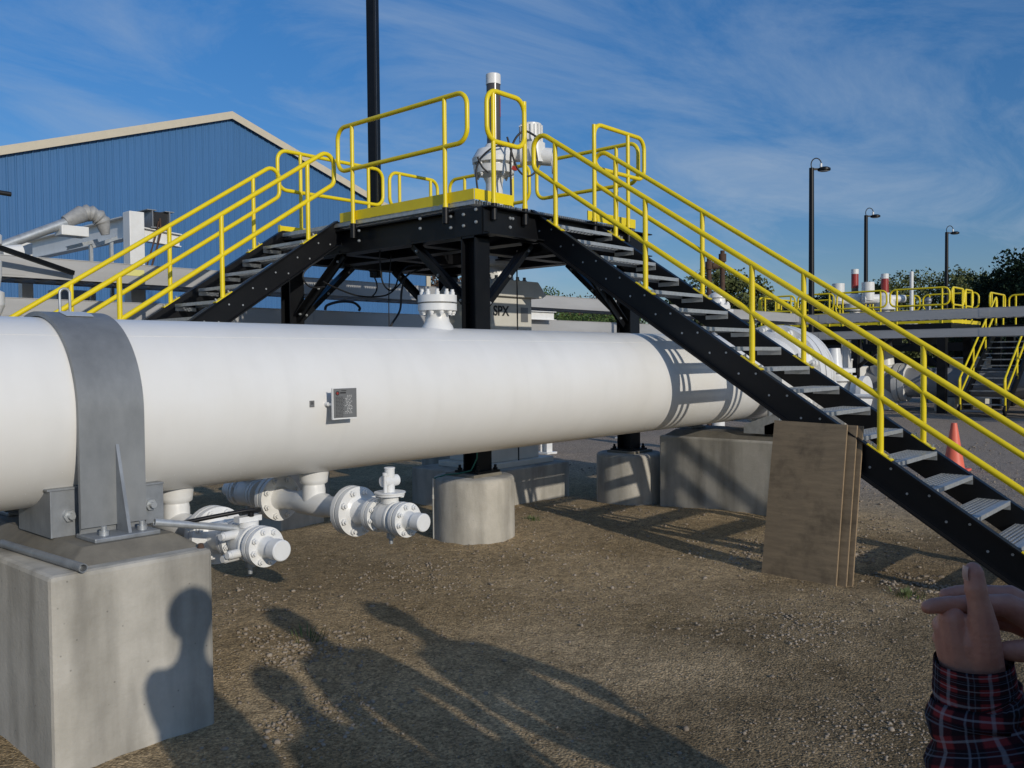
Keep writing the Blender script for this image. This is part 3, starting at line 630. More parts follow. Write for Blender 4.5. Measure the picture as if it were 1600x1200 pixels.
# ------------------------------------------------------------------ drain valve assemblies under the pipe
def ball_valve(parent, x, z, y0, sg, top):
    # valve body from y0 outwards along sg*Y, with flanges, end cap and operator
    ax = (0, sg, 0); Y = lambda d: y0 + sg * d
    b = MB(); b.lathe((x, y0, z), ax, [(0, .06), (0.0, .102), (.026, .102), (.026, .072), (.035, .070), (.035, .102), (.062, .102), (.062, .072), (.085, .070)], 36, (True, False)); f1 = b.build('inlet_flange', 'white', parent)
    b = MB(); b.lathe((x, Y(.085), z), ax, [(0, .070), (.012, .088), (.045, .094), (.105, .094), (.118, .098), (.130, .098), (.130, .080), (.150, .076), (.165, .074)], 36, (False, False)); vb = b.build('valve_body', 'white', parent)
    b = MB(); b.lathe((x, Y(.250), z), ax, [(0, .070), (0, .102), (.027, .102), (.027, .07), (.037, .07), (.037, .102), (.066, .102), (.066, .058), (.072, .054), (.118, .045), (.150, .042)], 36, (True, False)); b.lathe((x, Y(.365), z), ax, [(0, .042), (.02, .042), (.022, .053), (.085, .053), (.090, .048)], 30); ec = b.build('end_cap', 'white', parent)
    ring_bolts(ec, (x, Y(.316), z), ax, .081, 8, r=.0155, h=.014, stud=.012, sr=.009, ph=.35)
    ring_bolts(f1, (x, Y(.062), z), ax, .086, 8, r=.0145, h=.013, stud=.010, sr=.008, ph=.35)
    ring_bolts(ec, (x, Y(.250), z), (0, -sg, 0), .086, 8, r=.0135, h=.011, stud=.008, sr=.007, ph=.35)
    b = MB(); b.cyl((x, Y(.16), z - .08), (x, Y(.16), z - .125), .026, n=12); b.cyl((x, Y(.16), z - .125), (x, Y(.16), z - .16), .012, n=8); b.build('drain_plug', 'galv_bright', vb)
    yo = Y(.155)
    if top:
        b = MB(); b.cyl((x, yo, z + .085), (x, yo, z + .130), .052, n=20); b.cyl((x, yo, z + .130), (x, yo, z + .145), .088, n=30); b.cyl((x, yo, z + .145), (x, yo, z + .152), .094, n=30)
        b.cyl((x, yo, z + .152), (x, yo, z + .29), .030, n=18); b.cyl((x - .055, yo, z + .218), (x + .055, yo, z + .218), .034, n=18); b.cyl((x - .052, yo - .02, z + .154), (x - .052, yo - .02, z + .268), .011, n=10); b.cyl((x - .052, yo - .02, z + .255), (x - .052, yo - .02, z + .272), .016, n=10)
        b.cyl((x, yo, z + .29), (x, yo, z + .298), .033, n=18); b.cyl((x + .05, yo - .05, z + .118), (x + .05, yo - .05, z + .13), .013, n=8)
        op = b.build('gear_operator', 'white', vb)
    else:
        b = MB(); b.cyl((x, yo, z + .085), (x, yo, z + .115), .05, n=18); b.box((x - .005, yo, z + .128), (.13, .055, .028)); b.build('stem_block', 'white', vb)
        for d, z_ in ((-.01, .055), (.05, -.03), (.005, -.055)):
            b = MB(); b.cyl((x - .06, yo + sg * d, z + z_), (x - .15, yo + sg * (d + .012), z + z_), .023, n=16); b.cyl((x - .15, yo + sg * (d + .012), z + z_), (x - .165, yo + sg * (d + .014), z + z_), .018, n=16); b.build('stub_handle', 'white', vb)
        b = MB(); b.cyl((x + .0, yo + sg * .02, z + .14), (x + .0, yo + sg * .02, z + .165), .016, n=10); b.beam((x - .045, yo, z + .165), (x + .055, yo + sg * .02, z + .17), .035, .022); b.build('lever_grip', 'black', vb)
def drain(x, label, top):
    z = .830; t = thing('drain_valve_assembly', label, 'drain valve', (x, PY, .6), 'white drain tees hanging under the pipeline')
    b = MB(); b.lathe((x, PY, 1.055), (0, 0, -1), [(0, .10), (.045, .094), (.060, .092), (.082, .090), (.095, .069), (.20, .067)], 32, (False, False), sharp=False); b.build('nozzle', 'white', t)
    b = MB(); b.lathe((x, PY - .385, z), (0, 1, 0), [(0, .10), (.06, .068), (.12, .066), (.24, .067), (.27, .078), (.53, .078), (.56, .067), (.68, .066), (.74, .068), (.80, .10)], 32, sharp=False); b.lathe((x, PY, z), (0, 0, 1), [(0, .075), (.1, .075), (.15, .066)], 28, (False, False), sharp=False); b.build('tee', 'white', t)
    for sg in (-1, 1):
        y = PY + sg * .385
        b = MB(); b.lathe((x, y - sg * .005, z), (0, sg, 0), [(0, .155), (.036, .155), (.036, .10), (.048, .10), (.048, .155), (.085, .155), (.085, .10), (.097, .078), (.16, .066)], 44, (True, False)); fl = b.build('flange', 'white', t)
        b = MB(); b.cyl((x, y + sg * .13, z), (x, y + sg * .235, z), .066, n=28); b.build('spool', 'white', fl)
        ring_bolts(fl, (x, y + sg * .078, z), (0, sg, 0), .128, 8, r=.0205, h=.019, stud=.016, sr=.0115, ph=.5)
        ring_bolts(fl, (x, y - sg * .005, z), (0, -sg, 0), .128, 8, r=.0205, h=.019, stud=.016, sr=.0115, ph=.5)
        ball_valve(t, x, z, y + sg * .225, sg, top)
drain(2.461, 'nearest white drain tee and valve beside the near concrete block', False)
drain(3.411, 'white drain tee with upright gear operator left of the round pier', True)

# ------------------------------------------------------------------ piers
def pier(x, y, r, zt, label, group=None):
    t = thing('concrete_pier', label, 'concrete pier', (x, y, 0), 'round concrete piers under the platform posts')
    b = MB(); n = 48; b.lathe((x, y, -.2), (0, 0, 1), [(0, r), (.2 + zt - .04, r), (.2 + zt - .012, r - .012), (.2 + zt, r - .04), (.2 + zt, 0)], n, (True, False), sharp=False); b.build('pier_body', 'concrete', t)
    b = MB(); b.span((x - .2, y - .2, zt - .005), (x + .2, y + .2, zt + .03)); b.build('grout_bed', 'grout', t, bevel=.006)
    return t
PTOP = .615
pier(6.245, 6.10, .405, PTOP, 'sunlit round concrete pier under the near platform post')
pier(8.95, 6.07, .405, PTOP, 'round concrete pier striped by stair shadow under the right platform post')
pier(6.27, 9.2, .41, PTOP, 'round concrete pier in deep shade under the rear left platform post')
pier(8.93, 9.2, .41, PTOP, 'round concrete pier behind the valve under the rear right platform post')
b = MB(); b.cyl((5.885, 6.30, -.02), (5.885, 6.30, .60), .014, n=12); b.cyl((5.885, 6.30, .40), (5.885, 6.30, .44), .019, n=12); o = b.build('ground_conduit', 'cream', None, (5.885, 6.30, 0)); tag(o, 'thin pale conduit standing against the sunlit round pier', 'conduit')
b = MB(); b.tube([(5.885, 6.30, .60), (5.97, 6.22, .635), (6.05, 6.1, .650), (6.11, 6.0, .68), (6.145, 5.955, .80), (6.16, 5.95, 1.1)], .007, 8); o = b.build('ground_wire', 'cable_green', None, (5.885, 6.30, .6)); tag(o, 'green earth wire running from the pale conduit up the near post', 'wire')

# ------------------------------------------------------------------ crossover platform
xA, xC, yB, yD, zd = 6.168, 8.935, 5.973, 9.31, 3.32
plat = thing('crossover_platform', 'black steel platform with yellow guardrails standing over the white valve', 'platform', (7.55, 7.6, 0))
ZB1, ZB0 = zd - .072, zd - .345
for (x, y) in ((6.27, 6.07), (8.93, 6.07), (6.27, 9.2), (8.93, 9.2)):
    b = MB(); zb = PTOP + .03
    b.ibeam((x, y, zb + .02), (x, y, ZB0 - .002), .2, .2, .016, .012, up=(0, 1, 0) if y > 0 else None)
    b.span((x - .1, y - .1, ZB0 - .02), (x + .1, y + .1, ZB0 - .001))
    pst = b.build('post', 'black', plat)
    b = MB(); b.span((x - .16, y - .16, zb), (x + .16, y + .16, zb + .022)); b.build('base_plate', 'black', pst)
    for sx in (-1, 1):
        for sy in (-1, 1): put('anchor_bolt', bolt_mesh('black', .024, .022, .03, .014), pst, (x + sx * .125, y + sy * .125, zb + .022), (0, 0, 1))
zc = (ZB0 + ZB1) / 2; hb = ZB1 - ZB0
for p0, p1 in (((xA + .1, 5.87, zc), (xA + .1, yD + .1, zc)), ((xC, 5.87, zc), (xC, yD + .1, zc)), ((7.0, 5.95, zc), (7.0, yD, zc)), ((8.05, 5.95, zc), (8.05, yD, zc))):
    b = MB(); b.ibeam(p0, p1, .19, hb, .016, .011); b.build('main_beam', 'black', plat)
for y in (5.965, yD):
    b = MB()
    if y < 6: b.channel((xA + .005, 5.875, zc), (xC + .09, 5.875, zc), .09, hb - .004, side=-1)
    else: b.ibeam((xA + .1, y, zc), (xC + .09, y, zc), .19, hb - .004, .016, .011)
    b.build('edge_beam', 'black', plat)
for y in (7.0, 8.2):
    b = MB(); b.ibeam((xA + .1, y, zc - .03), (xC, y, zc - .03), .15, .2, .012, .009); b.build('cross_beam', 'black', plat)
b = MB(); b.span((xA + .005, 5.858, ZB0 + .03), (xA + .17, 5.8645, ZB1 - .03)); b.span((xA - .002, 5.88, ZB0 + .004), (xA + .0045, 6.25, ZB1 - .004)); b.build('corner_plate', 'black', plat)
for (x, y, z, ax) in [(xA - .002, 6.30, zd - .13, 1), (xA - .002, 6.30, zd - .24, 1), (xA - .002, 6.12, zd - .13, 1), (xA - .002, 6.12, zd - .24, 1), (xA - .002, 5.95, zd - .10, 1), (xA - .002, 5.95, zd - .22, 1), (xA - .002, 7.75, zd - .12, 1), (xA - .002, 7.75, zd - .23, 1), (xA - .002, 6.75, zd - .1, 1), (xA - .002, 6.75, zd - .2, 1)]:
    put('bolt', bolt_mesh('galv_bright', .0165, .012, .008, .010), plat, (x, y, z), (-1, 0, 0))
for (x, z) in ((6.56, zd - .15), (6.56, zd - .24), (6.6, zd - .15), (8.45, zd - .15), (8.45, zd - .25)):
    put('bolt', bolt_mesh('galv_bright', .0165, .012, .008, .010), plat, (x, 5.871, z), (0, -1, 0))
# knee braces (double angles)
def brace(p0, p1, off):
    b = MB(); o = Vector(off)
    b.beam(Vector(p0) + o, Vector(p1) + o, .012, .075); b.beam(Vector(p0) - o, Vector(p1) - o, .012, .075)
    b.beam(Vector(p0) + o * 3, Vector(p1) + o * 3, .06, .010, off=(0, .042)); b.beam(Vector(p0) - o * 3, Vector(p1) - o * 3, .06, .010, off=(0, .042))
    br = b.build('knee_brace', 'black', plat)
    for q in (.1, .5, .9):
        p = Vector(p0).lerp(Vector(p1), q); put('bolt', bolt_mesh('galv_bright', .016, .012, .01, .010), br, p + o.normalized() * -.02 if off[1] else p + Vector((-.02, 0, 0)), (0, -1, 0) if off[1] else (-1, 0, 0))
zt_, zl_ = ZB0, 2.26
brace((6.37, 6.07, zl_), (7.12, 6.07, zt_), (0, .012, 0)); brace((8.83, 6.07, zl_ - .1), (7.85, 6.07, zt_), (0, .012, 0))
brace((6.27, 6.17, zl_ + .03), (6.27, 6.98, zt_), (.012, 0, 0)); brace((6.27, 9.1, zl_), (6.27, 8.15, zt_), (.012, 0, 0))
brace((6.37, 9.2, zl_), (7.2, 9.2, zt_), (0, .012, 0)); brace((8.93, 6.17, zl_), (8.93, 7.0, zt_), (.012, 0, 0)); brace((8.93, 9.1, zl_), (8.93, 8.2, zt_), (.012, 0, 0)); brace((8.83, 9.2, zl_), (7.9, 9.2, zt_), (0, .012, 0))
# grating deck with opening for the valve stem (bars run along Y)
b = MB()
k = 0; x = xA + .002
while x < xC:
    if not (7.75 < x < 8.45): b.span((x, yB, zd - .04), (x + .005, yD, zd))
    else: b.span((x, yB, zd - .04), (x + .005, 7.15, zd)); b.span((x, 7.85, zd - .04), (x + .005, yD, zd))
    x += .036
y = yB + .06
while y < yD:
    if not (7.15 < y < 7.85): b.span((xA, y, zd - .012), (xC, y + .006, zd - .003))
    else: b.span((xA, y, zd - .012), (7.74, y + .006, zd - .003)); b.span((8.46, y, zd - .012), (xC, y + .006, zd - .003))
    y += .1
b.span((xA - .006, yB - .002, zd - .042), (xA, yD, zd + .002)); b.span((xC + .001, yB, zd - .042), (xC + .007, yD, zd + .002))
b.build('deck_grating', 'galv_bright', plat)

RR = .0245
def rail_panel(path_top, posts, zbot, parent, close=True, name='guardrail', mid=.46, r=RR, foot=True):
    b = MB()
    b.tube(path_top, r, 12); g_ = b.build(name, 'yellow', parent)
    return g_
def guard(p0, p1, postpos, parent, zdk=zd, sock=True, rc=.13, top=1.045, mid=.56):
    p0, p1 = Vector(p0), Vector(p1); d = (p1 - p0).normalized()
    zT, zM = zdk + top, zdk + mid
    q = lambda p, z: Vector((p.x, p.y, z))
    m0 = (p0 + p1) / 2
    loop = fillet([q(m0, zT), q(p0, zT), q(p0, zM), q(p1, zM), q(p1, zT), q(m0, zT)], rc)[:-1]
    b = MB(); b.tube(loop, RR, 12, closed=True); g_ = b.build('guardrail', 'yellow', parent)
    for t in postpos:
        p = p0.lerp(p1, t); b = MB(); b.cyl(q(p, zdk - .04 if sock else zdk), q(p, zT - .012), RR - .001, n=14); b.cyl(q(p, zdk - .04), q(p, zdk + .0), RR + .004, n=14); po = b.build('rail_post', 'yellow', g_)
        if sock:
            b = MB(); b.cyl(q(p, zdk - .20), q(p, zdk - .04), RR + .008, n=14); b.build('post_socket', 'black', po)
    return g_
AX = xA - .045
guard((AX, 6.02, 0), (AX, 8.06, 0), (.155, .875), plat)
BYY = 5.83
guard((6.20, BYY, 0), (6.75, BYY, 0), (.16, 1.0), plat)
guard((7.93, BYY, 0), (8.93, BYY, 0), (0.0, .66), plat)
guard((xC + .05, 5.95, 0), (xC + .05, 7.55, 0), (.2, .8), plat); guard((xC + .05, 7.68, 0), (xC + .05, 9.2, 0), (.2, .8), plat)
guard((6.20, yD + .06, 0), (7.87, yD + .06, 0), (.2, .85), plat); guard((7.99, yD + .06, 0), (8.9, yD + .06, 0), (.2, .85), plat)
def toe(p0, p1):
    b = MB(); b.beam(p0, p1, .007, .105); b.build('toe_board', 'yellow', plat)
zt2 = zd + .055
toe((xA - .012, 5.97, zt2), (xA - .012, 8.08, zt2)); toe((xA - .005, 5.965, zt2), (6.72, 5.965, zt2)); toe((7.98, 5.965, zt2), (8.94, 5.965, zt2))
toe((xC + .012, 5.97, zt2), (xC + .012, yD, zt2)); toe((xA, yD + .01, zt2), (xC, yD + .01, zt2)); toe((xA - .012, 9.26, zt2), (xA - .012, yD, zt2))

# ------------------------------------------------------------------ stairs
RISE, RUN = .1828, .2803; TAN = RISE / RUN
def tread_mesh(w, name='tread'):
    # local: x 0..w across, nosing at y=0, going back +y (towards the upper step), top at z=0
    b = MB(); d = .245
    b.span((0, 0, -.034), (w, .022, 0)); b.span((0, .022, -.006), (w, .05, -.001)); b.span((0, d - .006, -.034), (w, d, 0))
    for k in range(6): y = .052 + k * .0335; b.span((0, y, -.007), (w, y + .011, 0))
    x = .02
    while x < w - .05:
        for k in range(5):
            y = .063 + k * .0335; xx = x + (k % 2) * .03
            b.span((xx, y, -.0065), (xx + .012, y + .0225, -.0005))
        x += .06
    for x in (.0, w - .02): b.span((x, .05, -.0068), (x + .02, d - .006, -.0008))
    for x in (0, w - .006): b.span((x, 0, -.075), (x + .006, d, -.034))
    return b
def stairs(label, x0, x1, top, n_tr, loc_rot, posts, far_first=True, rails=True, width_frame=None, scale=1, group=None, detail=True, nr=18):
    """Local frame: origin at the platform edge on deck level; treads go down towards -y, width along x from x0 to x1."""
    Mx = loc_rot
    t = thing('steel_stair', label, 'stair', Mx @ Vector(((x0 + x1) / 2, -n_tr * RUN, -zd * 0 - n_tr * RISE - RISE)), group)
    P_ = lambda x, y, z: Mx @ Vector((x, y, z))
    def bb(b): b.v = [tuple(Mx @ Vector(v)) for v in b.v]; return b
    L = n_tr * RUN + .12
    zs = lambda y: TAN * y + top          # top edge of the stringers at local y (<0)
    vh = .292
    for sgn, xx in ((-1, x0), (1, x1)):
        b = MB()
        pA, pB = (xx, -.0, zs(0) - vh / 2), (xx, -L, zs(-L) - vh / 2)
        # web with plumb cut ends
        w0, w1 = xx - .005, xx + .005
        b.prism([(w0, 0, zs(0)), (w0, -L, zs(-L)), (w0, -L, zs(-L) - vh), (w0, 0, zs(0) - vh)], (w1 - w0, 0, 0))
        f0, f1 = (xx - sgn * 0, xx + sgn * .065)
        for zo in (0, -vh + .014):
            b.prism([(f0, 0, zs(0) + zo + .001), (f0, -L, zs(-L) + zo + .001), (f0, -L, zs(-L) + zo - .014), (f0, 0, zs(0) + zo - .014)], (f1 - f0, 0, 0))
        b.span((xx - .006, 0.0, zs(0) - vh + .03), (xx + .006, .13, zs(0) - .0))
        st = bb(b).build('stringer', 'black', t)
        if detail:
            for k in range(n_tr):
                for yy, zz in ((-RUN * (k + 1) + .05, -.052), (-RUN * (k + 1) + .21, -.052)):
                    put('tread_bolt', bolt_mesh('galv_bright', .010, .006, 0, .005), st, P_(xx + sgn * .005, yy, -RISE * (k + 1) + zz), (Mx.to_3x3() @ Vector((sgn, 0, 0))))
        # handrail
        xr = xx + sgn * .03
        rh, rm = .845, .43
        ya, yb = -.02, -L + .15
        ra = lambda y, h: Vector((xr, y, zs(y) + h))
        bend = fillet([ra(-1.2, rh), ra(ya, rh), ra(ya, rm), ra(yb, rm), ra(yb, rh), ra(-1.2, rh)], .11)[:-1]
        b = MB(); b.tube(bend, RR + .001, 12, closed=True); hr = bb(b).build('handrail', 'yellow', t)
        for yp in posts[sgn]:
            b = MB(); b.cyl((xr, yp, zs(yp)), (xr, yp, zs(yp) + rh - .012), RR, n=14)
            rp = bb(b).build('rail_post', 'yellow', hr)
            b = MB(); u = Vector((0, -1, -TAN)).normalized(); c = Vector((xr, yp, zs(yp) + .006))
            b.beam(c - u * .11, c + u * .11, .065, .009); bb(b).build('foot_plate', 'yellow', rp)
            if detail:
                for s2 in (-1, 1): put('bolt', bolt_mesh('galv_bright', .014, .014, .012, .008), rp, P_(*(c + u * s2 * .085 + Vector((0, 0, .005)))), Mx.to_3x3() @ Vector((0, -.5, .85)))
    tm = tread_mesh(x1 - x0 - .012).mesh('tread', 'galv_bright')
    for k in range(n_tr):
        o = bpy.data.objects.new('tread', tm); COL.objects.link(o); o.parent = t
        wp = P_(x0 + .006, -RUN * (k + 1), -RISE * (k + 1)); o.location = wp - WO[t]; o.rotation_euler = Mx.to_3x3().to_euler(); WO[o] = wp
    return t
# right stair crosses the pipe towards the viewer
YS = 5.95
Rm = Matrix.Translation((0, YS - .03, zd))
py = lambda k: 5.6153 - k * 1.0723 - (YS - .03)
# stringer top follows the rail feet: z = 3.111 at Y = 5.6153
topR = 3.111 - TAN * py(0) - zd
stairs('black stair with yellow rails descending over the white pipe towards the viewer', 7.005, 8.0, topR, 17, Rm, {-1: [py(k) for k in range(5)], 1: [py(k) for k in range(5)]})
# left stair runs down behind the pipe, parallel to it: local -y -> world -X, local x -> world +Y (mirrored frame avoided by rotating)
Lm = Matrix.Translation((6.168, 0, zd)) @ Matrix(((0, 1, 0, 0), (-1, 0, 0, 0), (0, 0, 1, 0), (0, 0, 0, 1)))
# local (x,y,z) -> world X = y, Y = -x
px = lambda k: 5.7877 - k * 1.054 - 6.168
topL = 3.1057 - TAN * px(0) - zd
stairs('black stair with yellow rails descending to the left behind the white pipe', -9.232, -8.202, topL, 17, Lm, {-1: [px(k) for k in range(5)], 1: [px(k) for k in range(5)]})

# ------------------------------------------------------------------ big white valve under and through the platform
VX, VY = 8.1, 7.5
val = thing('gate_valve', 'tall white gate valve rising through the platform with smoky indicator tube', 'valve', (VX, VY, 0))
b = MB(); b.span((VX - .62, VY - .42, .45), (VX + .62, VY + .42, .52)); b.span((VX - .50, VY - .34, .52), (VX + .42, VY + .34, .85)); b.build('valve_base', 'cream', val, bevel=.01)
b = MB(); b.span((VX - .46, VY - .36, .85), (VX + .28, VY + .36, 2.52)); body = b.build('valve_body', 'cream', val, bevel=.012)
b = MB(); b.prism([(VX - .54, VY - .42, 2.52), (VX + .42, VY - .42, 2.52), (VX + .50, VY - .42, 2.56), (VX + .34, VY - .42, 2.72), (VX - .46, VY - .42, 2.72), (VX - .60, VY - .42, 2.56)], (0, .84, 0)); bon = b.build('bonnet', 'cream', val, bevel=.006)
for k in range(6): put('bolt', bolt_mesh('galv', .03, .03, .035, .02), bon, (VX - .38 + k * .13, VY - .25, 2.72), (0, 0, 1))
b = MB(); b.lathe((VX, VY, 2.72), (0, 0, 1), [(0, .24), (.12, .22), (.2, .14), (.22, .20), (.28, .20), (.28, .115), (.9, .115)], 32); b.build('yoke_column', 'white', val)
b = MB(); b.lathe((VX, VY, 3.6), (0, 0, 1), [(0, .115), (.35, .105), (.42, .12), (.47, .2), (.47, .25), (.56, .26), (.56, .21), (.60, .21), (.60, .27), (.66, .275), (.77, .21), (.80, .12), (.84, .1)], 36); head = b.build('operator_head', 'white', val)
ring_bolts(head, (VX, VY, 4.20), (0, 0, -1), .24, 10, r=.024, h=.04, stud=.02, sr=.012)
ring_bolts(head, (VX, VY, 4.07), (0, 0, -1), .225, 10, r=.024, h=.025, stud=.02, sr=.012)
b = MB(); b.box((VX + .10, VY - .235, 4.13), (.10, .03, .05)); b.build('red_tag', 'red', head)
b = MB(); b.cyl((VX, VY, 4.42), (VX, VY, 5.20), .087, n=28); tube_ = b.build('indicator_tube', 'smoke', val)
b = MB(); b.lathe((VX, VY, 5.18), (0, 0, 1), [(0, .093), (.12, .093), (.128, .085), (.128, 0)], 28, (True, False)); b.build('tube_cap', 'white', tube_)
b = MB(); b.v = []; 
for k in range(9):
    a = R(-75 + k * 9); 
    for z in (4.78, 5.02): b.v.append((VX + math.cos(a) * .0885, VY + math.sin(a) * .0885, z))
b.f = [(2 * k, 2 * k + 2, 2 * k + 3, 2 * k + 1) for k in range(8)]; b.s = [True] * 8
b.build('red_band', 'red', tube_)
b = MB(); d = Vector((.62, -.78, 0)).normalized(); c0 = Vector((VX, VY, 4.32))
b.cyl(c0, c0 + d * .50, .10, n=24); b.cyl(c0 + d * .33, c0 + d * .40, .15, n=24); arm = b.build('gear_housing', 'white', val)
b = MB(); mc = c0 + d * .50; b.cyl(mc + Vector((0, 0, -.12)), mc + Vector((0, 0, .12)), .14, n=24); b.cyl(mc + Vector((0, 0, -.03)), mc + d * .22 + Vector((0, 0, -.05)), .11, n=20); b.build('actuator', 'white', val)
b = MB(); b.cyl(mc + Vector((-.02, .03, .12)), mc + Vector((-.02, .03, .36)), .13, n=24)
for k in range(18):
    a = 2 * math.pi * k / 18; e = Vector((math.cos(a), math.sin(a), 0)); b.beam(mc + Vector((-.02, .03, .14)) + e * .135, mc + Vector((-.02, .03, .34)) + e * .135, .009, .03, up=e)
b.build('finned_motor', 'white', val)
b = MB(); b.tube([mc + d * .2 + Vector((.05, 0, -.12)) + Vector((math.cos(a) * .12 * d.y * -1, math.cos(a) * .12 * d.x, math.sin(a) * .12)) for a in [2 * math.pi * k / 20 for k in range(20)]], .012, 8, closed=True); b.cyl(mc + d * .12 + Vector((.05, 0, -.12)), mc + d * .22 + Vector((.05, 0, -.12)), .03, n=12); b.build('handwheel', 'white', val)
def cable(pts, label, r=.012):
    P = [Vector(p) for p in pts]; o = []
    for i in range(len(P) - 1):
        p0, p1, p2, p3 = P[max(i - 1, 0)], P[i], P[i + 1], P[min(i + 2, len(P) - 1)]
        for k in range(6):
            u = k / 6; o.append(.5 * ((2 * p1) + (p2 - p0) * u + (2 * p0 - 5 * p1 + 4 * p2 - p3) * u * u + (3 * p1 - p0 - 3 * p2 + p3) * u ** 3))
    o.append(P[-1]); b = MB(); b.tube(o, r, 8); q = b.build('cable', 'rubber', None, P[0]); return tag(q, label, 'cable')
cable([(7.74, 7.32, 3.34), (7.68, 7.40, 3.9), (7.70, 7.38, 4.15), (7.82, 7.25, 4.32), (8.0, 7.24, 4.36)], 'black cable looping out left of the valve head above the deck', .012)
cable([(7.78, 7.3, 4.02), (7.72, 7.34, 4.08), (7.68, 7.38, 4.2)], 'short black cable bent round the left side of the valve head', .012)
cable([(8.0, 7.12, 3.34), (7.99, 7.12, 3.8), (7.98, 7.1, 4.3), (8.1, 7.02, 4.52), (8.28, 6.96, 4.48)], 'black cable rising in front of the valve head', .013)
cable([(7.96, 7.15, 4.45), (8.02, 7.05, 4.08), (8.14, 6.98, 3.98), (8.25, 6.92, 4.1), (8.23, 6.95, 4.4)], 'black cable hanging in a U below the valve motor', .012)
# lettering on the valve body and a small panel
tx = bpy.data.curves.new('lettering', 'FONT'); tx.body = 'SPX'; tx.size = .165; tx.extrude = .002; tx.offset = .004
to = bpy.data.objects.new('lettering_tmp', tx); COL.objects.link(to)
bpy.context.view_layer.update()
tme = bpy.data.meshes.new_from_object(to.evaluated_get(bpy.context.evaluated_depsgraph_get())); bpy.data.objects.remove(to)
tme.name = 'lettering'; tme.materials.clear(); tme.materials.append(M['ink'])
lo = bpy.data.objects.new('lettering', tme); COL.objects.link(lo); lo.parent = body; lo.rotation_euler = (R(90), 0, 0); lo.location = Vector((VX - .43, VY - .363, 2.29)) - WO[body]
b = MB(); b.span((VX + .07, VY - .366, 2.22), (VX + .20, VY - .36, 2.40)); b.build('gauge_panel', 'plate', body)
# foundation
fnd = thing('valve_foundation', 'low concrete footing under the white gate valve', 'foundation', (VX, VY, 0))
b = MB(); b.span((7.2, 6.93, -.2), (8.85, 8.1, .45)); b.build('footing', 'concrete', fnd, bevel=.015)
b = MB(); b.span((5.2, 7.9, -.2), (5.75, 8.6, .62)); o = b.build('concrete_footing', 'concrete', None, (5.5, 8.2, 0), bevel=.015); tag(o, 'dark concrete footing in the shade behind the sunlit round pier', 'footing')

# cables hanging below the deck
cable([(5.86, 8.0, 2.9), (5.64, 8.0, 2.76), (5.59, 8.0, 2.66), (5.68, 8.0, 2.57), (5.87, 8.0, 2.58)], 'black cable curling beside the left stair brace', .009)
cable([(6.3, 8.4, 2.95), (6.58, 8.4, 2.88), (6.81, 8.4, 2.86), (6.93, 8.4, 2.73), (6.93, 8.4, 2.61), (6.85, 8.4, 2.53)], 'black cable arching under the deck left of the hanging loop', .009)
cable([(6.33, 7.6, 2.98), (6.33, 7.6, 2.85), (6.36, 7.6, 2.64), (6.46, 7.6, 2.55), (6.55, 7.6, 2.6), (6.61, 7.6, 2.73), (6.75, 7.6, 2.84), (6.95, 7.6, 2.86)], 'black cable hanging in a narrow loop under the deck', .009)
cable([(6.98, 7.6, 2.84), (6.9, 7.6, 2.81), (6.71, 7.6, 2.72), (6.64, 7.6, 2.55), (6.61, 7.6, 2.33), (6.48, 7.6, 2.16), (6.40, 7.6, 2.0)], 'black cable sweeping down from the deck to the white flange', .012)
cable([(6.49, 7.6, 2.95), (6.45, 7.6, 2.5), (6.45, 7.6, 1.9)], 'thin straight black cable hanging from the deck', .006)
cable([(6.0, 8.2, 2.66), (6.13, 8.2, 2.61), (6.5, 8.2, 2.52), (6.88, 8.2, 2.54), (7.07, 8.2, 2.64), (7.3, 8.2, 2.85)], 'long slack black cable in front of the upper tray', .010)
cable([(7.62, 10.38, 2.49), (7.66, 10.38, 2.56), (7.88, 10.38, 2.62), (8.12, 10.38, 2.62), (8.24, 10.38, 2.55), (8.23, 10.38, 2.5)], 'black cable hoop standing on the lower tray', .02)
b = MB(); b.cyl((7.55, 6.65, .6), (7.55, 6.65, 3.0), .008, n=8); o = b.build('drop_line', 'rubber', None, (7.55, 6.65, .6)); tag(o, 'thin black line hanging straight down in front of the white valve body', 'cable')

# ------------------------------------------------------------------ plywood sheets
def ply(yb0, yb1, dx, zh, tilt, label):
    # bottom edge at x=6.70+dx, leaning towards +x
    x0, x1 = 6.685 + dx, 6.685 + dx + tilt; th = .016; z0 = -.03
    nrm = Vector((-(zh - z0), 0, tilt)).normalized()
    c = [Vector((x0, yb0, z0)), Vector((x0 - .03, yb1, z0 - .02)), Vector((x1 - .01, yb1 + .015, zh - .012)), Vector((x1, yb0, zh))]
    o_ = c[0]
    t = thing('plywood_sheet', label, 'plywood sheet', o_, 'plywood sheets leaning on the stair')
    b = MB(); b.prism([p - nrm * .0 for p in c], -nrm * th); b.build('sheet_face', 'ply', t)
    b = MB()
    e0, e1 = c[1] - nrm * th * .5, c[2] - nrm * th * .5
    b.beam(e0 + Vector((0, -.002, 0)), e1 + Vector((0, -.002, 0)), .0125, .004, up=(0, 1, 0)); b.build('bare_edge', 'plyedge', t)
ply(3.25, 2.625, 0, 1.235, .25, 'front sheet of the brown plywood leaning on the stair')
ply(3.20, 2.56, .035, 1.23, .25, 'middle plywood sheet showing a narrow strip right of the front sheet')
ply(3.17, 2.525, .07, 1.225, .25, 'rear plywood sheet whose edge shows farthest right against the stair')

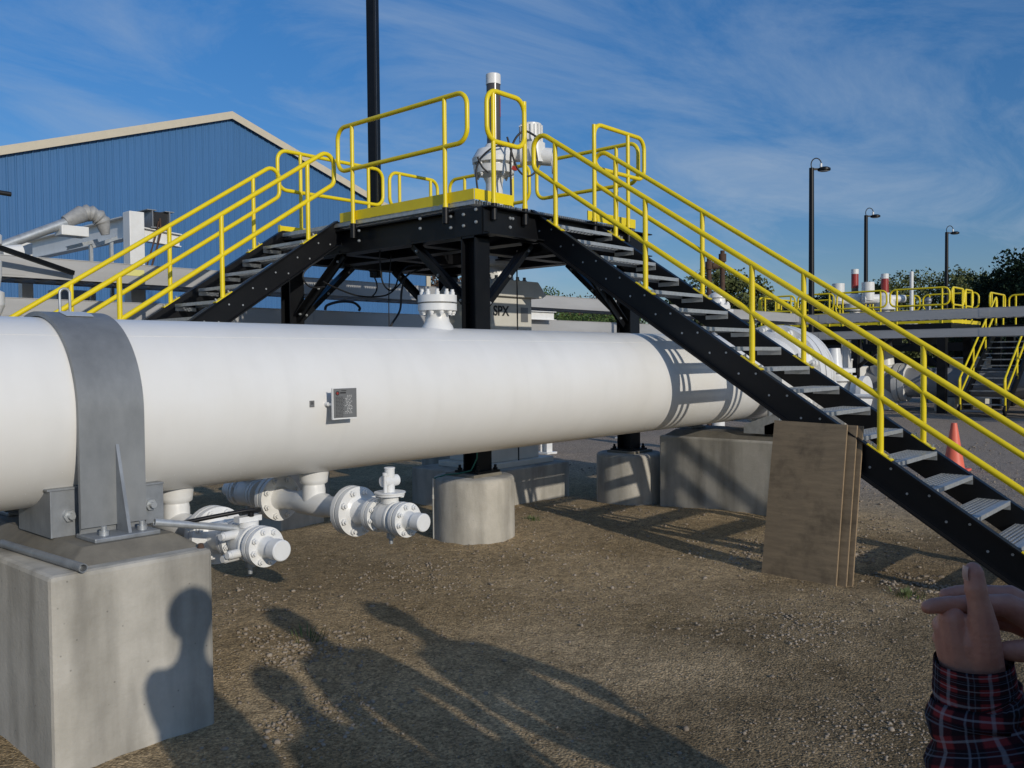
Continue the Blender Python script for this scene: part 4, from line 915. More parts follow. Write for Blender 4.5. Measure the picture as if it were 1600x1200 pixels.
# ------------------------------------------------------------------ traffic cone
cone = thing('traffic_cone', 'faded orange traffic cone on the gravel beyond the right stair', 'traffic cone', (14.40, 3.86, 0))
b = MB(); b.lathe((14.4, 3.86, .02), (0, 0, 1), [(0, .165), (.03, .15), (.68, .045), (.71, .04), (.71, .03)], 28); b.build('cone_body', 'cone', cone)
b = MB(); b.span((14.2, 3.66, 0), (14.6, 4.06, .035)); b.build('cone_base', 'cone', cone, bevel=.012)

# ------------------------------------------------------------------ lamp posts
def lamp(x, y, z0, zt, r, label, az, clamp=False):
    t = thing('lamp_post', label, 'lamp post', (x, y, z0), 'black light poles')
    b = MB()
    if clamp: b.beam((x, y, z0), (x, y, zt), 2 * r, 2 * r, up=(math.cos(R(20)), math.sin(R(20)), 0))
    else: b.cyl((x, y, z0), (x, y, zt), r * 1.1, r * .8, n=14)
    p = b.build('pole', 'black', t, bevel=.012 if clamp else 0)
    d = Vector((math.cos(az), math.sin(az), 0))
    if clamp:
        e = Vector((-RT.x, -RT.y, 0)).normalized(); b = MB(); b.beam((x - .01, y - .072, z0), (x - .01, y - .072, zt), .006, .003, up=(0, -1, 0)); b.build('weld_line', 'galv', p)
        put('bolt', bolt_mesh('galv_bright', .03, .03, .03, .018), p, (x - .075, y - .05, zd + .55), (-1, -.2, 0))
    else:
        b = MB(); b.box((x + d.x * r, y + d.y * r, z0 + (zt - z0) * .36), (.12, .12, .22)); b.build('junction_box', 'black', p)
    b = MB(); a0 = Vector((x, y, zt - .04)); b.beam(a0, a0 + d * .22, .05, .06); b.build('arm', 'black', t)
    b = MB(); h0 = a0 + d * .12; b.lathe(h0 + d * .28 + Vector((0, 0, -.06)), (0, 0, 1), [(0, .15), (.02, .20), (.08, .20), (.12, .13), (.13, .0)], 24, (True, False)); hd = b.build('lamp_head', 'black', t)
    b = MB(); b.cyl(h0 + d * .28 + Vector((0, 0, -.066)), h0 + d * .28 + Vector((0, 0, -.058)), .14, n=20); b.build('lens', 'glass', hd)
    b = MB(); b.cyl(h0 + d * .18 + Vector((0, 0, .04)), h0 + d * .18 + Vector((0, 0, .18)), .04, n=12); b.build('photocell', 'white', hd)
    q0 = Vector((x, y, zt)); q1 = h0 + d * .18 + Vector((0, 0, .18)); mid = (q0 + q1) / 2; rad = (q1 - q0).length / 2
    b = MB(); b.tube([q0] + [mid - d * rad * math.cos(a) + Vector((0, 0, .03 + rad * math.sin(a) * 1.25)) for a in [math.pi * k / 12 for k in range(13)]] + [q1], .018, 8); b.build('wire_loop', 'rubber', hd)
AZR = math.atan2(RT.y, RT.x)
lamp(7.80, 9.455, 2.9, 8.4, .066, 'thick black square pole clamped to the rear edge of the platform', AZR, True)
lamp(27.41, 11.59, 0, 7.75, .095, 'tallest looking black lamp post right of the stair', AZR)
lamp(38.28, 13.79, 0, 7.75, .095, 'middle black lamp post above the far red capped valves', AZR)
lamp(46.41, 12.82, 0, 7.75, .095, 'farthest black lamp post in front of the right hand trees', AZR)

# ------------------------------------------------------------------ cable trays
def tray(p0, p1, w, h, label, m='tray'):
    p0, p1 = Vector(p0), Vector(p1); t = thing('cable_tray', label, 'cable tray', (p0 + p1) / 2, 'aluminium cable trays')
    x, y, z = frame(p1 - p0)
    for s_ in (-1, 1):
        b = MB(); b.beam(p0 + x * s_ * w / 2, p1 + x * s_ * w / 2, .008, h); b.beam(p0 + x * s_ * (w / 2 - .02), p1 + x * s_ * (w / 2 - .02), .04, .008, off=(0, -h / 2 + .004)); b.beam(p0 + x * s_ * (w / 2 - .004), p1 + x * s_ * (w / 2 - .004), .03, .008, off=(0, h / 2 + .004)); sr = b.build('side_rail', m, t)
        d = (p1 - p0); Ln = d.length; d.normalize()
        k = 1.5
        while k < Ln:
            b = MB(); c = p0 + d * k + x * s_ * (w / 2 + .006); b.beam(c - d * .12, c + d * .12, .006, h * .8); b.build('splice_plate', m, sr); k += 4.1
    b = MB(); k = .15; d = (p1 - p0).normalized(); Ln = (p1 - p0).length
    while k < Ln: b.beam(p0 + d * k - x * w / 2, p0 + d * k + x * w / 2, .04, .025, off=(0, -h / 2 + .03)); k += .23
    b.build('rungs', m, t)
    b = MB()
    for q in range(7): b.tube([p0 + x * (q - 3) * w / 8 + Vector((0, 0, -h / 2 + .07)), p1 + x * (q - 3) * w / 8 + Vector((0, 0, -h / 2 + .07))], .026, 8)
    b.build('tray_cables', 'rubber', t)
    return t
tr = tray((-2, 11.0, 2.84), (24.2, 11.0, 2.84), .8, .23, 'upper aluminium cable tray running behind the platform')
b = MB(); b.box((4.95, 10.592, 2.86), (.26, .004, .075)); b.build('yellow_label', 'ysticker', tr)
tray((-2, 11.0, 2.385), (24.2, 11.0, 2.385), .8, .21, 'lower aluminium cable tray running just above the white pipe')
tray((24.6, 11.4, 2.80), (24.6, -3, 2.80), .8, .24, 'upper cable tray crossing in front of the far yellow platform')
tray((24.6, 11.4, 2.32), (24.6, -3, 2.32), .8, .21, 'lower cable tray crossing in front of the far stairs')
b = MB(); b.beam((3.3, 10.2, 3.0), (4.2, 10.5, 2.8), .05, .05); o = b.build('black_strut', 'black', None, (3.7, 10.4, 2.9)); tag(o, 'black bar slanting down onto the upper tray at the left edge', 'bar')
def ipost(x, y, z0, z1, w, label, m='white', arm=None):
    t = thing('support_post', label, 'post', (x, y, z0), 'white tray support posts')
    b = MB(); b.ibeam((x, y, z0), (x, y, z1), w, w, .012, .01, up=(0, 1, 0)); b.build('column', m, t)
    b = MB(); b.span((x - w * .9, y - w * .9, z0 - .02), (x + w * .9, y + w * .9, z0 + .02)); b.build('base_plate', m, t)
    if arm:
        b = MB(); b.ibeam(arm[0], arm[1], w * .8, w, .012, .01); b.build('arm', m, t)
ipost(12.65, 10.45, 0, 2.26, .16, 'white post and bracket under the lower tray right of the valve body', arm=((12.1, 10.45, 2.56), (12.9, 10.45, 2.56)))
for i, (x, lab) in enumerate(((16.0, 'white tray post hidden behind the stair'), (20.0, 'white tray post behind the upper right stair'))): ipost(x, 11.0, 0, 2.26, .16, lab)
for y, lab in ((9.4, 'white post under the crossing trays left of the far equipment'), (2.0, 'white post under the crossing trays far right')): ipost(24.6, y, 0, 2.2, .2, lab)

# left hand equipment in front of the blue building
def sq_post(x, y, z1, w, label):
    b = MB(); b.span((x - w / 2, y - w / 2, 0), (x + w / 2, y + w / 2, z1)); o = b.build('white_post', 'white', None, (x, y, 0), bevel=.008); tag(o, label, 'post', 'white square posts')
sq_post(5.41, 11.55, 3.76, .20, 'tall white square post in front of the blue wall')
sq_post(4.06, 11.55, 3.23, .13, 'short white square post at the left edge before the blue wall')
b = MB(); b.ibeam((5.41, 11.66, 3.57), (5.41, 19, 3.57), .16, .3); o = b.build('white_beam', 'white', None, (5.0, 14, 3.5)); tag(o, 'white steel beam running back to the left from the tall white post', 'beam')
b = MB(); b.ibeam((5.515, 11.55, 3.48), (6.05, 11.55, 3.44), .12, .18); o = b.build('short_beam', 'white', None, (5.5, 11.55, 3.6)); tag(o, 'short white beam stub right of the tall white post', 'beam')
wd = thing('wireway', 'open ended grey metal wireway box beside the tall white post', 'wireway', (5.7, 12, 3.7))
b = MB()
for q in (5.62, 5.86): b.span((q, 11.45, 3.585), (q + .012, 11.95, 3.80))
b.span((5.60, 11.45, 3.570), (5.89, 11.95, 3.584)); b.span((5.55, 11.45, 3.801), (5.68, 11.95, 3.812)); b.span((5.80, 11.45, 3.801), (5.93, 11.95, 3.812)); b.build('duct', 'galv', wd)
b = MB(); b.span((5.633, 11.5, 3.586), (5.859, 11.9, 3.795)); b.build('dark_filling', 'rubber', wd)
b = MB(); b.tube([(5.72, 11.44, 3.70), (5.72, 11.42, 3.52), (5.66, 11.42, 3.3), (5.56, 11.42, 2.97), (5.55, 11.42, 2.85)], .014, 8); b.tube([(5.70, 11.44, 3.66), (5.66, 11.42, 3.5), (5.50, 11.42, 3.0), (5.49, 11.42, 2.85)], .010, 8); b.build('drop_wire', 'rust', wd)
ins = thing('insulated_pipe', 'grey jacketed pipe ending in a wrinkled wrapped elbow before the blue wall', 'pipe', (4.0, 11.2, 3.3))
b = MB(); b.tube([(2.9, 11.1, 2.75), (3.71, 11.1, 3.14), (4.47, 11.1, 3.51)], .058, 16); b.build('jacket', 'galv_bright', ins)
b = MB(); pts = fillet([(4.36, 11.1, 3.47), (4.62, 11.1, 3.62), (4.80, 11.1, 3.56), (4.84, 11.1, 3.36)], .14, 8); rr = [.092 + .014 * math.sin(i * 1.7) for i in range(len(pts))]; rr[0] = .07; rr[-1] = .05; b.tube(pts, rr, 18); b.build('elbow_wrap', 'wrap', ins)
b = MB(); b.span((4.28, 11.0, 3.30), (4.60, 11.22, 3.42)); b.build('bracket_box', 'white', ins, bevel=.008)
b = MB(); b.cyl((3.62, 11.02, 3.02), (3.84, 11.02, 3.06), .085, n=16); b.build('fitting', 'white', ins)
stt = thing('strut_frame', 'galvanised strut frame with two uprights standing behind the upper tray', 'strut frame', (4.8, 11.6, 2.8))
for (x, y) in ((4.81, 11.5), (5.07, 11.5)):
    b = MB(); zt = 3.30 if x < 4.9 else 3.36; b.channel((x, y, 1.8), (x, y, zt), .03, .042, up=(0, 1, 0)); b.build('upright', 'galv_bright', stt)
for p0, p1 in (((4.52, 11.46, 3.20), (4.90, 11.46, 3.33)), ((4.83, 11.46, 3.25), (5.15, 11.46, 3.39))):
    b = MB(); b.channel(p0, p1, .03, .045); b.build('crossbar', 'galv_bright', stt)
b = MB(); b.span((4.55, 11.9, 1.9), (5.05, 12.2, 2.72)); o = b.build('grey_cabinet', 'galv', None, (4.8, 12, 1.9), bevel=.01); tag(o, 'grey metal cabinet seen between the two trays at left', 'cabinet')
lv = thing('left_edge_valve', 'white stacked valve column cut off by the left edge of the photo', 'valve', (2.74, 8.9, 0))
b = MB(); b.lathe((2.80, 8.9, 0), (0, 0, 1), [(0, .10), (2.2, .10), (2.3, .14), (2.42, .14), (2.44, .10), (2.56, .12), (2.7, .125), (2.74, .09), (2.84, .085), (2.86, .13), (2.94, .13), (2.97, .09), (3.05, .10), (3.12, .10), (3.16, .05), (3.2, .03)], 24); b.build('valve_stack', 'white', lv)
b = MB(); b.tube([(2.6, 8.9, 3.34), (2.9, 8.9, 3.34), (3.02, 8.9, 3.335)], .022, 10); b.build('black_grip', 'rubber', lv)

# ------------------------------------------------------------------ blue building
BY = 24.0; bx0, bxr, bx1 = 6.2, 14.25, 22.3; ze, zr = 6.45, 9.15
bld = thing('blue_building', 'blue ribbed metal building with tan roof trim behind the left stair', 'building', (14.25, 30, 0))
b = MB(); hz = lambda x: zr - abs(x - bxr) * (zr - ze) / (bxr - bx0)
prof = []; x = bx0; k = 0
while x < bx1 - .30:
    prof += [(x, 0), (x + .02, -.022), (x + .048, -.022), (x + .068, 0), (x + .125, 0), (x + .131, -.006), (x + .141, -.006), (x + .147, 0)]; x += .2033
prof.append((bx1, 0)); vs = []; fs = []
for i, (x, dy) in enumerate(prof):
    vs += [(x, BY + dy, 0), (x, BY + dy, hz(x) - .02)]
    if i: fs.append((2 * i - 2, 2 * i, 2 * i + 1, 2 * i - 1))
b.add(vs, fs); b.build('gable_wall', 'blue', bld)
b = MB(); b.span((bx0, BY + .05, 0), (bx0 + .1, BY + 30, ze)); b.span((bx1 - .1, BY + .05, 0), (bx1, BY + 30, ze)); b.build('side_wall', 'blue', bld)
for s_, xx in ((-1, bx0), (1, bx1)):
    b = MB(); b.prism([(bxr, BY - .12, zr + .02), (xx + s_ * .2, BY - .12, ze - .05), (xx + s_ * .2, BY - .12, ze + .0), (bxr, BY - .12, zr + .08)], (0, 30, 0)); b.build('roof', 'roof', bld)
    b = MB(); b.prism([(bxr, BY - .15, zr + .1), (xx + s_ * .2, BY - .15, ze + .03), (xx + s_ * .2, BY - .15, ze - .19), (bxr, BY - .15, zr - .12)], (0, .025, 0)); b.build('rake_trim', 'trim', bld)
b = MB(); b.span((bx1 - .16, BY - .06, 0), (bx1 + .04, BY - .035, ze - .2)); b.build('corner_trim', 'trim', bld)

# ------------------------------------------------------------------ far right plant
PX0, PX1, PY0, PY1, PZD = 28.0, 31.2, 7.6, 13.7, 2.70
fp = thing('far_platform', 'distant black platform with many yellow guardrails beyond the crossing trays', 'platform', (29.5, 10.5, 0))
b = MB(); b.span((PX0, PY0, PZD - .3), (PX1, PY1, PZD)); b.build('deck', 'black', fp)
for x in (PX0 + .2, PX1 - .2):
    for y in (PY0 + .3, 10.5, PY1 - .3):
        b = MB(); b.span((x - .12, y - .12, 0), (x + .12, y + .12, PZD - .3)); b.build('post', 'black', fp)
def far_guard(par, p0, p1, z, n=2):
    p0, p1 = Vector((*p0, 0)), Vector((*p1, 0)); q = lambda p, zz: Vector((p.x, p.y, zz)); m0 = (p0 + p1) / 2
    b = MB(); b.tube(fillet([q(m0, z + 1.06), q(p0, z + 1.06), q(p0, z + .55), q(p1, z + .55), q(p1, z + 1.06), q(m0, z + 1.06)], .16, 4)[:-1], .03, 8, closed=True)
    gg = b.build('guardrail', 'yellow', par)
    for t_ in (.12, .88) if n == 2 else (.1, .5, .9):
        b = MB(); b.cyl(q(p0.lerp(p1, t_), z), q(p0.lerp(p1, t_), z + 1.05), .03, n=8); b.build('rail_post', 'yellow', gg)
for y0, y1 in ((7.65, 9.35), (9.45, 11.0), (11.1, 12.3), (12.4, 13.6)): far_guard(fp, (PX0, y0), (PX0, y1), PZD); far_guard(fp, (PX1, y0), (PX1, y1), PZD)
for x0, x1 in ((28.05, 29.3), (29.4, 30.3)): far_guard(fp, (x0, PY0), (x1, PY0), PZD)
for x0, x1 in ((28.05, 29.5), (29.6, 31.1)): far_guard(fp, (x0, PY1), (x1, PY1), PZD)
for y in (8.8, 10.0, 11.6, 12.8):
    b = MB(); b.ibeam((PX0 + .05, y, PZD - .45), (PX1 - .05, y, PZD - .45), .2, .28); b.build('cross_beam', 'black', fp)
for y0, y1 in ((7.9, 9.0), (10.5, 9.2), (10.5, 11.8), (13.4, 12.2)):
    b = MB(); b.beam((PX0 + .2, y0, 1.3), (PX0 + .2, y1, PZD - .3), .1, .1); b.build('knee_brace', 'black', fp)
b = MB(); b.span((PX0 - .01, PY0, PZD + .01), (PX0 - .002, PY1, PZD + .12)); b.span((PX0, PY0 - .01, PZD + .01), (PX1, PY0 - .002, PZD + .12)); b.build('toe_board', 'yellow', fp)
fp2 = thing('far_landing', 'small distant yellow railed landing at the top of the far stairs', 'platform', (32, 6.2, 0))
b = MB(); b.span((31.4, 3.6, PZD - .3), (33.6, 7.4, PZD)); b.build('deck', 'black', fp2)
for x in (31.6, 33.4):
    for y in (3.8, 7.2): b = MB(); b.span((x - .12, y - .12, 0), (x + .12, y + .12, PZD - .3)); b.build('post', 'black', fp2)
far_guard(fp2, (33.6, 3.7), (33.6, 5.5), PZD); far_guard(fp2, (33.6, 5.6), (33.6, 7.3), PZD); far_guard(fp2, (31.5, 7.4), (33.5, 7.4), PZD); far_guard(fp2, (31.4, 5.4), (31.4, 6.1), PZD); far_guard(fp2, (31.4, 3.7), (31.4, 4.2), PZD)
def far_stair(x0, y, z1, w, n, label):
    r_, u_ = z1 / (n + 1), .30
    t = thing('far_stair', label, 'stair', (x0, y, 0), 'distant yellow railed stairs')
    L = n * u_; k_ = z1 / (L + .1)
    for s_ in (-1, 1):
        yy = y + s_ * w / 2
        b = MB(); b.beam((x0, yy, .12), (x0 + L + .1, yy, z1 - .05), .05, .26); b.build('stringer', 'black', t)
        q = lambda d, h: Vector((x0 + d, yy, k_ * d + h))
        b = MB(); b.tube(fillet([q(1, 1.02), q(.05, 1.02), q(.05, .55), q(L, .55), q(L, 1.02), q(1, 1.02)], .12, 3)[:-1], .03, 8, closed=True); hr = b.build('handrail', 'yellow', t)
        for d in (.15, L * .36, L * .68, L - .1): b = MB(); b.cyl(q(d, .1), q(d, 1.01), .03, n=8); b.build('rail_post', 'yellow', hr)
    tm = MB(); tm.span((0, -w / 2 + .03, -.035), (.25, w / 2 - .03, 0)); tmm = tm.mesh('tread', 'galv')
    for k in range(n): put('tread', tmm, t, (x0 + k * u_, y, r_ * (k + 1)))
far_stair(27.0, 6.55, 2.70, 1.15, 14, 'distant yellow railed stair rising left of the frame edge')
far_stair(27.0, 4.75, 2.70, 1.15, 14, 'distant yellow railed stair nearest the right frame edge')
rk = thing('far_dark_filler', 'black beams and uprights added to darken the gap behind the far stairs', 'dark filler', (34.4, 8, 0))  # black frame added so the gap under the far platform reads dark
for i in range(9):
    b = MB(); b.beam((34.4, 3.0 + i * 1.45, 0), (34.4, 3.0 + i * 1.45, 2.75), .22, .22, up=(1, 0, 0)); b.build('upright', 'black', rk)
for z in (2.55, 2.05, 1.5):
    b = MB(); b.beam((34.4, 2.6, z), (34.4, 15.2, z), .25, .30); b.build('beam', 'black', rk)
for i in range(8):
    b = MB(); b.beam((34.45, 3.0 + i * 1.45, .9), (34.45, 4.45 + i * 1.45, 2.4), .1, .1); b.build('brace', 'black', rk)
def red_valve(x, y, zt, label):
    t = thing('far_valve', label, 'valve', (x, y, PZD), 'distant red capped valves')
    b = MB(); b.lathe((x, y, 0), (0, 0, 1), [(0, .45), (1.4, .45), (1.45, .3), (PZD, .16), (PZD + .5, .16), (PZD + .55, .32), (PZD + .78, .32), (PZD + .80, .24), (PZD + 1.0, .24), (PZD + 1.1, .14)], 20); b.build('valve_column', 'white', t)
    b = MB(); b.cyl((x, y, PZD + 1.08), (x, y, zt - .16), .11, n=16); st = b.build('indicator_tube', 'smoke', t)
    b = MB(); b.cyl((x, y, zt - .62), (x, y, zt - .155), .114, n=16); b.build('red_sleeve', 'red', st)
    b = MB(); b.cyl((x, y, zt - .16), (x, y, zt), .12, n=16); b.build('tube_cap', 'white', st)
    b = MB(); d = RT.normalized() * -1; c = Vector((x, y, PZD + .9)); b.cyl(c, c + Vector((d.x, d.y, 0)) * .7, .16, n=14); b.cyl(c + Vector((d.x, d.y, 0)) * .55 + Vector((0, 0, -.05)), c + Vector((d.x, d.y, 0)) * .55 + Vector((0, 0, .55)), .2, n=14); b.cyl(c + Vector((d.x, d.y, 0)) * -.65, c, .13, n=12); b.build('actuator', 'white', t)
red_valve(29.4, 10.95, 4.62, 'distant white valve with red sleeved tube left of its twin')
red_valve(29.6, 10.05, 4.42, 'distant white valve with red sleeved tube right of its twin')
b = MB(); b.cyl((29.8, 9.28, 2.9), (29.8, 9.28, 4.45), .06, n=12); b.cyl((29.8, 9.28, 2.6), (29.8, 9.28, 2.95), .26, .12, n=14); o = b.build('vent_pole', 'white', None, (29.8, 9.28, 2.6)); tag(o, 'slim white vent pole standing on the far platform', 'vent pole')
b = MB(); b.cyl((29.9, 8.8, 2.6), (29.9, 8.8, 3.45), .09, n=12); b.ball((29.9, 8.8, 3.5), .11); o = b.build('sensor_post', 'galv', None, (29.9, 8.8, 2.6)); tag(o, 'small grey post with a white ball top on the far platform', 'post')
fpp = thing('far_pipe', 'thick pale pipe lying under the far platform in shade', 'pipe', (29.6, 8, .88))
b = MB(); b.cyl((29.6, 0.5, .88), (29.6, 10.6, .88), .47, n=32); b.build('pipe_run', 'shadegrey', fpp)
b = MB(); b.lathe((29.6, 9.3, .88), (0, 1, 0), [(0, .46), (0, .62), (.16, .62), (.16, .56), (.2, .56), (.2, .62), (.36, .62), (.36, .46)], 32); b.build('flange', 'white', fpp)
for y in (8.1, 5.4, 3.2):
    b = MB(); b.span((29.2, y - .3, 0), (30.0, y + .3, .44)); b.build('support', 'concrete', fpp)
for i, (x, y, sx, sy, sz, z, m, lab) in enumerate(((27.5, 10.6, .5, .4, 1.1, .5, 'white', 'white equipment box left of the far pipe flange'), (34.5, 8.6, 1.6, 1.2, 1.3, .3, 'cream', 'pale skid box beyond the first far stair'), (35.5, 6.0, 1.2, 1.6, 1.1, .6, 'white', 'white skid box seen through the far stair treads'), (27.3, 11.5, .35, .35, 1.5, .1, 'cream', 'pale upright cabinet near the far white posts'), (36, 4.2, 2.0, 1.0, .9, .9, 'white', 'white skid box behind the rightmost far stair'))):
    b = MB(); b.span((x - sx / 2, y - sy / 2, z), (x + sx / 2, y + sy / 2, z + sz)); b.span((x - sx / 2 + .05, y - sy / 2 + .05, 0), (x + sx / 2 - .05, y + sy / 2 - .05, z + .01)); b.box((x, y, z + sz + .03), (sx * 1.08, sy * 1.08, .06)); b.build('equipment_box', m, None, (x, y, 0), bevel=.02)
    tag(bpy.data.objects[-1] if False else COL.objects[-1], lab, 'equipment box')
fv = thing('ground_valve', 'big white valve body standing in the shade under the crossing trays', 'valve', (21.6, 8.55, 0))
b = MB(); b.span((21.1, 8.1, .1), (22.1, 9.0, .35)); b.build('base', 'concrete', fv)
b = MB(); b.lathe((21.6, 8.55, .35), (0, 0, 1), [(0, .30), (.1, .42), (.75, .42), (.80, .52), (.92, .52), (.92, .40), (1.0, .40), (1.0, .50), (1.1, .50), (1.12, .2), (1.6, .14)], 28); b.build('valve_body', 'white', fv)
b = MB(); b.lathe((21.6, 7.75, .85), (0, 1, 0), [(0, .30), (0, .42), (.12, .42), (.12, .33), (.3, .33)], 28); b.build('side_flange', 'white', fv)
sp_ = thing('small_bore_piping', 'thin white small bore piping beside the big ground valve', 'piping', (18.8, 7.9, 0))
b = MB(); b.tube(fillet([(18.8, 8.3, 0), (18.8, 8.3, 1.2), (18.8, 7.4, 1.2), (18.8, 7.4, .9), (18.8, 6.5, .9)], .1), .05, 10); b.lathe((18.8, 7.9, 1.2), (0, 1, 0), [(-.1, .05), (-.1, .12), (-.04, .12), (-.04, .09), (.04, .09), (.04, .12), (.1, .12), (.1, .05)], 16); b.cyl((18.8, 7.9, 1.2), (18.8, 7.9, 1.55), .035, n=10); b.cyl((18.8, 7.9, 1.55), (18.8, 7.9, 1.6), .12, n=16); b.build('pipe_run', 'white', sp_)
# small white valve and two rusty vent pipes seen through the right stair
sv = thing('small_white_valve', 'white valve head seen between the rails of the right stair', 'valve', (14.47, 7.87, 0))
b = MB(); b.lathe((14.47, 7.87, 0), (0, 0, 1), [(0, .12), (2.40, .12), (2.45, .20), (2.52, .20), (2.54, .15), (2.62, .15), (2.63, .22), (2.70, .22), (2.72, .14), (2.82, .13), (2.84, .17), (2.90, .16), (2.95, .06)], 24); vh_ = b.build('valve_head', 'white', sv)
ring_bolts(vh_, (14.47, 7.87, 2.70), (0, 0, 1), .19, 8, r=.03, h=.04, stud=.02, sr=.015)
b = MB(); b.cyl((14.47, 7.87, 2.58), (14.60, 7.63, 2.58), .05, n=12); b.build('side_knob', 'white', sv)
def vent(x, y, zt, hook, label):
    b = MB(); b.cyl((x, y, 0), (x, y, zt), .045, n=14); b.cyl((x, y, zt - .75), (x, y, zt - .6), .065, n=14); b.cyl((x, y, zt - .02), (x, y, zt + .12), .07, n=14)
    b.cyl((x, y, zt + .12), (x, y, zt + .18), .04, n=10)
    if hook: b.tube(fillet([(x, y, zt + .04), (x + RT.x * .26, y + RT.y * .26, zt + .04)], .05), .05, 12); b.cyl((x + RT.x * .06, y + RT.y * .06, zt + .04), (x + RT.x * .16, y + RT.y * .16, zt + .04), .065, n=12)
    o = b.build('vent_pipe', 'rust', None, (x, y, 0)); tag(o, label, 'vent pipe')
vent(14.38, 8.0, 3.38, True, 'dark threaded vent pipe with a side elbow beyond the stair'); vent(14.55, 7.82, 3.52, False, 'taller dark vent pipe just right of the elbowed one')

# ------------------------------------------------------------------ trees
def tree(az, dist, top, w, leaf, label, nleaf=2600, ls=.26, conic=False, group='trees along the yard edge'):
    x, y = dist * math.cos(R(az)), dist * math.sin(R(az)); rs = np.random.RandomState(int(az * 100))
    t = thing('tree', label, 'tree', (x, y, 0), group)
    b = MB(); b.tube([(x, y, -.2), (x + .1, y, top * .3), (x - .05, y + .1, top * .62), (x, y, top * .9)], [w * .045 + .08, w * .035 + .06, .07, .03], 8)
    for k in range(7):
        a = rs.uniform(0, 6.28); z0 = top * rs.uniform(.25, .6); l = w * rs.uniform(.25, .45)
        b.tube([(x, y, z0), (x + math.cos(a) * l * .5, y + math.sin(a) * l * .5, z0 + l * .45), (x + math.cos(a) * l, y + math.sin(a) * l, z0 + l * .8)], [.07, .05, .02], 6)
    b.build('trunk', 'bark', t)
    ncl = 44; cl_ = []
    for k in range(ncl):
        u = rs.rand() ** .8; zz = top * (.16 + .80 * u)
        if conic: rad = w * .5 * (1.02 - u) + .15
        else: rad = w * .5 * math.sqrt(max(0.05, 1 - ((u - .42) / .62) ** 2))
        a = rs.uniform(0, 6.28); rr_ = rad * rs.rand() ** .45
        cl_.append((math.cos(a) * rr_, math.sin(a) * rr_, zz, rs.uniform(.09, .17) * w + .22))
    cl_ = np.array(cl_); idx_ = rs.randint(0, ncl, nleaf); base = cl_[idx_]
    g3 = rs.normal(0, 1, (nleaf, 3)); g3 /= np.linalg.norm(g3, axis=1)[:, None]; g3 *= (rs.rand(nleaf)[:, None] ** .4)
    c = base[:, :3] + g3 * base[:, 3:4] * np.array([1, 1, .75]) + np.array([x, y, 0])
    u = rs.normal(0, 1, (nleaf, 3)); u /= np.linalg.norm(u, axis=1)[:, None]; v = np.cross(u, rs.normal(0, 1, (nleaf, 3))); v /= np.linalg.norm(v, axis=1)[:, None]
    s_ = ls * rs.uniform(.6, 1.2, (nleaf, 1)); u *= s_ * .5; v *= s_ * .36
    q = np.stack([c - u, c - v * .9, c + u, c + v * .9], 1).reshape(-1, 3) - np.array([x, y, 0])
    me = bpy.data.meshes.new('crown'); me.from_pydata(q.tolist(), [], [(4 * i, 4 * i + 1, 4 * i + 2, 4 * i + 3) for i in range(nleaf)]); me.materials.append(M[leaf])
    o = bpy.data.objects.new('crown', me); COL.objects.link(o); o.parent = t
def taz(px): return 41.76 - math.degrees(math.atan((px - 800) / 1371.3))
TR = [(703, 60, 432, 7, 'leaf_red', 'rust tinted tree showing left of the near platform post'), (842, 75, 455, 8, 'leaf_green', 'green tree top just right of the white valve body'),
      (915, 75, 464, 8, 'leaf_red', 'reddish tree above the trays left of the right post'), (985, 70, 470, 8, 'leaf_green', 'green tree low behind the right platform post'),
      (880, 60, 488, 8, 'leaf_green', 'low green tree under the trays right of the valve'), (945, 64, 486, 8, 'leaf_green', 'low green bush tree filling the gap under the trays'),
      (1118, 55, 418, 5.0, 'leaf_olive', 'olive tree behind the dark vent pipes'), (1163, 57, 434, 4.4, 'leaf_olive', 'olive tree just right of the vent pipes'), (1068, 60, 452, 4, 'leaf_olive', 'small olive tree left of the vent pipes'),
      (1205, 75, 462, 4, 'leaf_dark', 'small dark tree behind the stair rails'), (1283, 75, 454, 4.2, 'leaf_dark', 'dark round tree behind the first lamp post base'), (1240, 80, 472, 5, 'leaf_dark', 'low dark tree left of the first lamp post base'), (1330, 80, 468, 6, 'leaf_olive', 'low olive tree left of the far red capped valves'), (1362, 70, 446, 3, 'leaf_dark', 'narrow dark tree behind the far valve actuator'),
      (1392, 78, 436, 6, 'leaf_olive', 'olive tree right behind the far red capped valves'), (1438, 80, 429, 7, 'leaf_olive', 'broad olive tree left of the farthest lamp post'), (1486, 80, 426, 6, 'leaf_olive', 'olive tree behind the farthest lamp post'), (1525, 78, 430, 6, 'leaf_olive', 'olive tree left of the dark evergreen')]
for px_, D_, ty, w_, lf, lab in TR:
    hgt = H + (556 - ty) / 1371.3 * D_ * math.cos(R(taz(px_) - 41.76)); tree(taz(px_), D_, hgt, w_, lf, lab, nleaf=5200, ls=.25)
for px_, D_, ty, w_, lab in ((1588, 52, 424, 5.5, 'dark evergreen at the right edge behind the far landing'), (1640, 50, 398, 6.5, 'tallest dark evergreen cut by the right edge'), (1552, 58, 436, 4.2, 'shorter dark evergreen left of the tall ones')):
    hgt = H + (556 - ty) / 1371.3 * D_ * math.cos(R(taz(px_) - 41.76)); tree(taz(px_), D_, hgt, w_, 'leaf_dark', lab, nleaf=11000, ls=.22, group='dark evergreens')
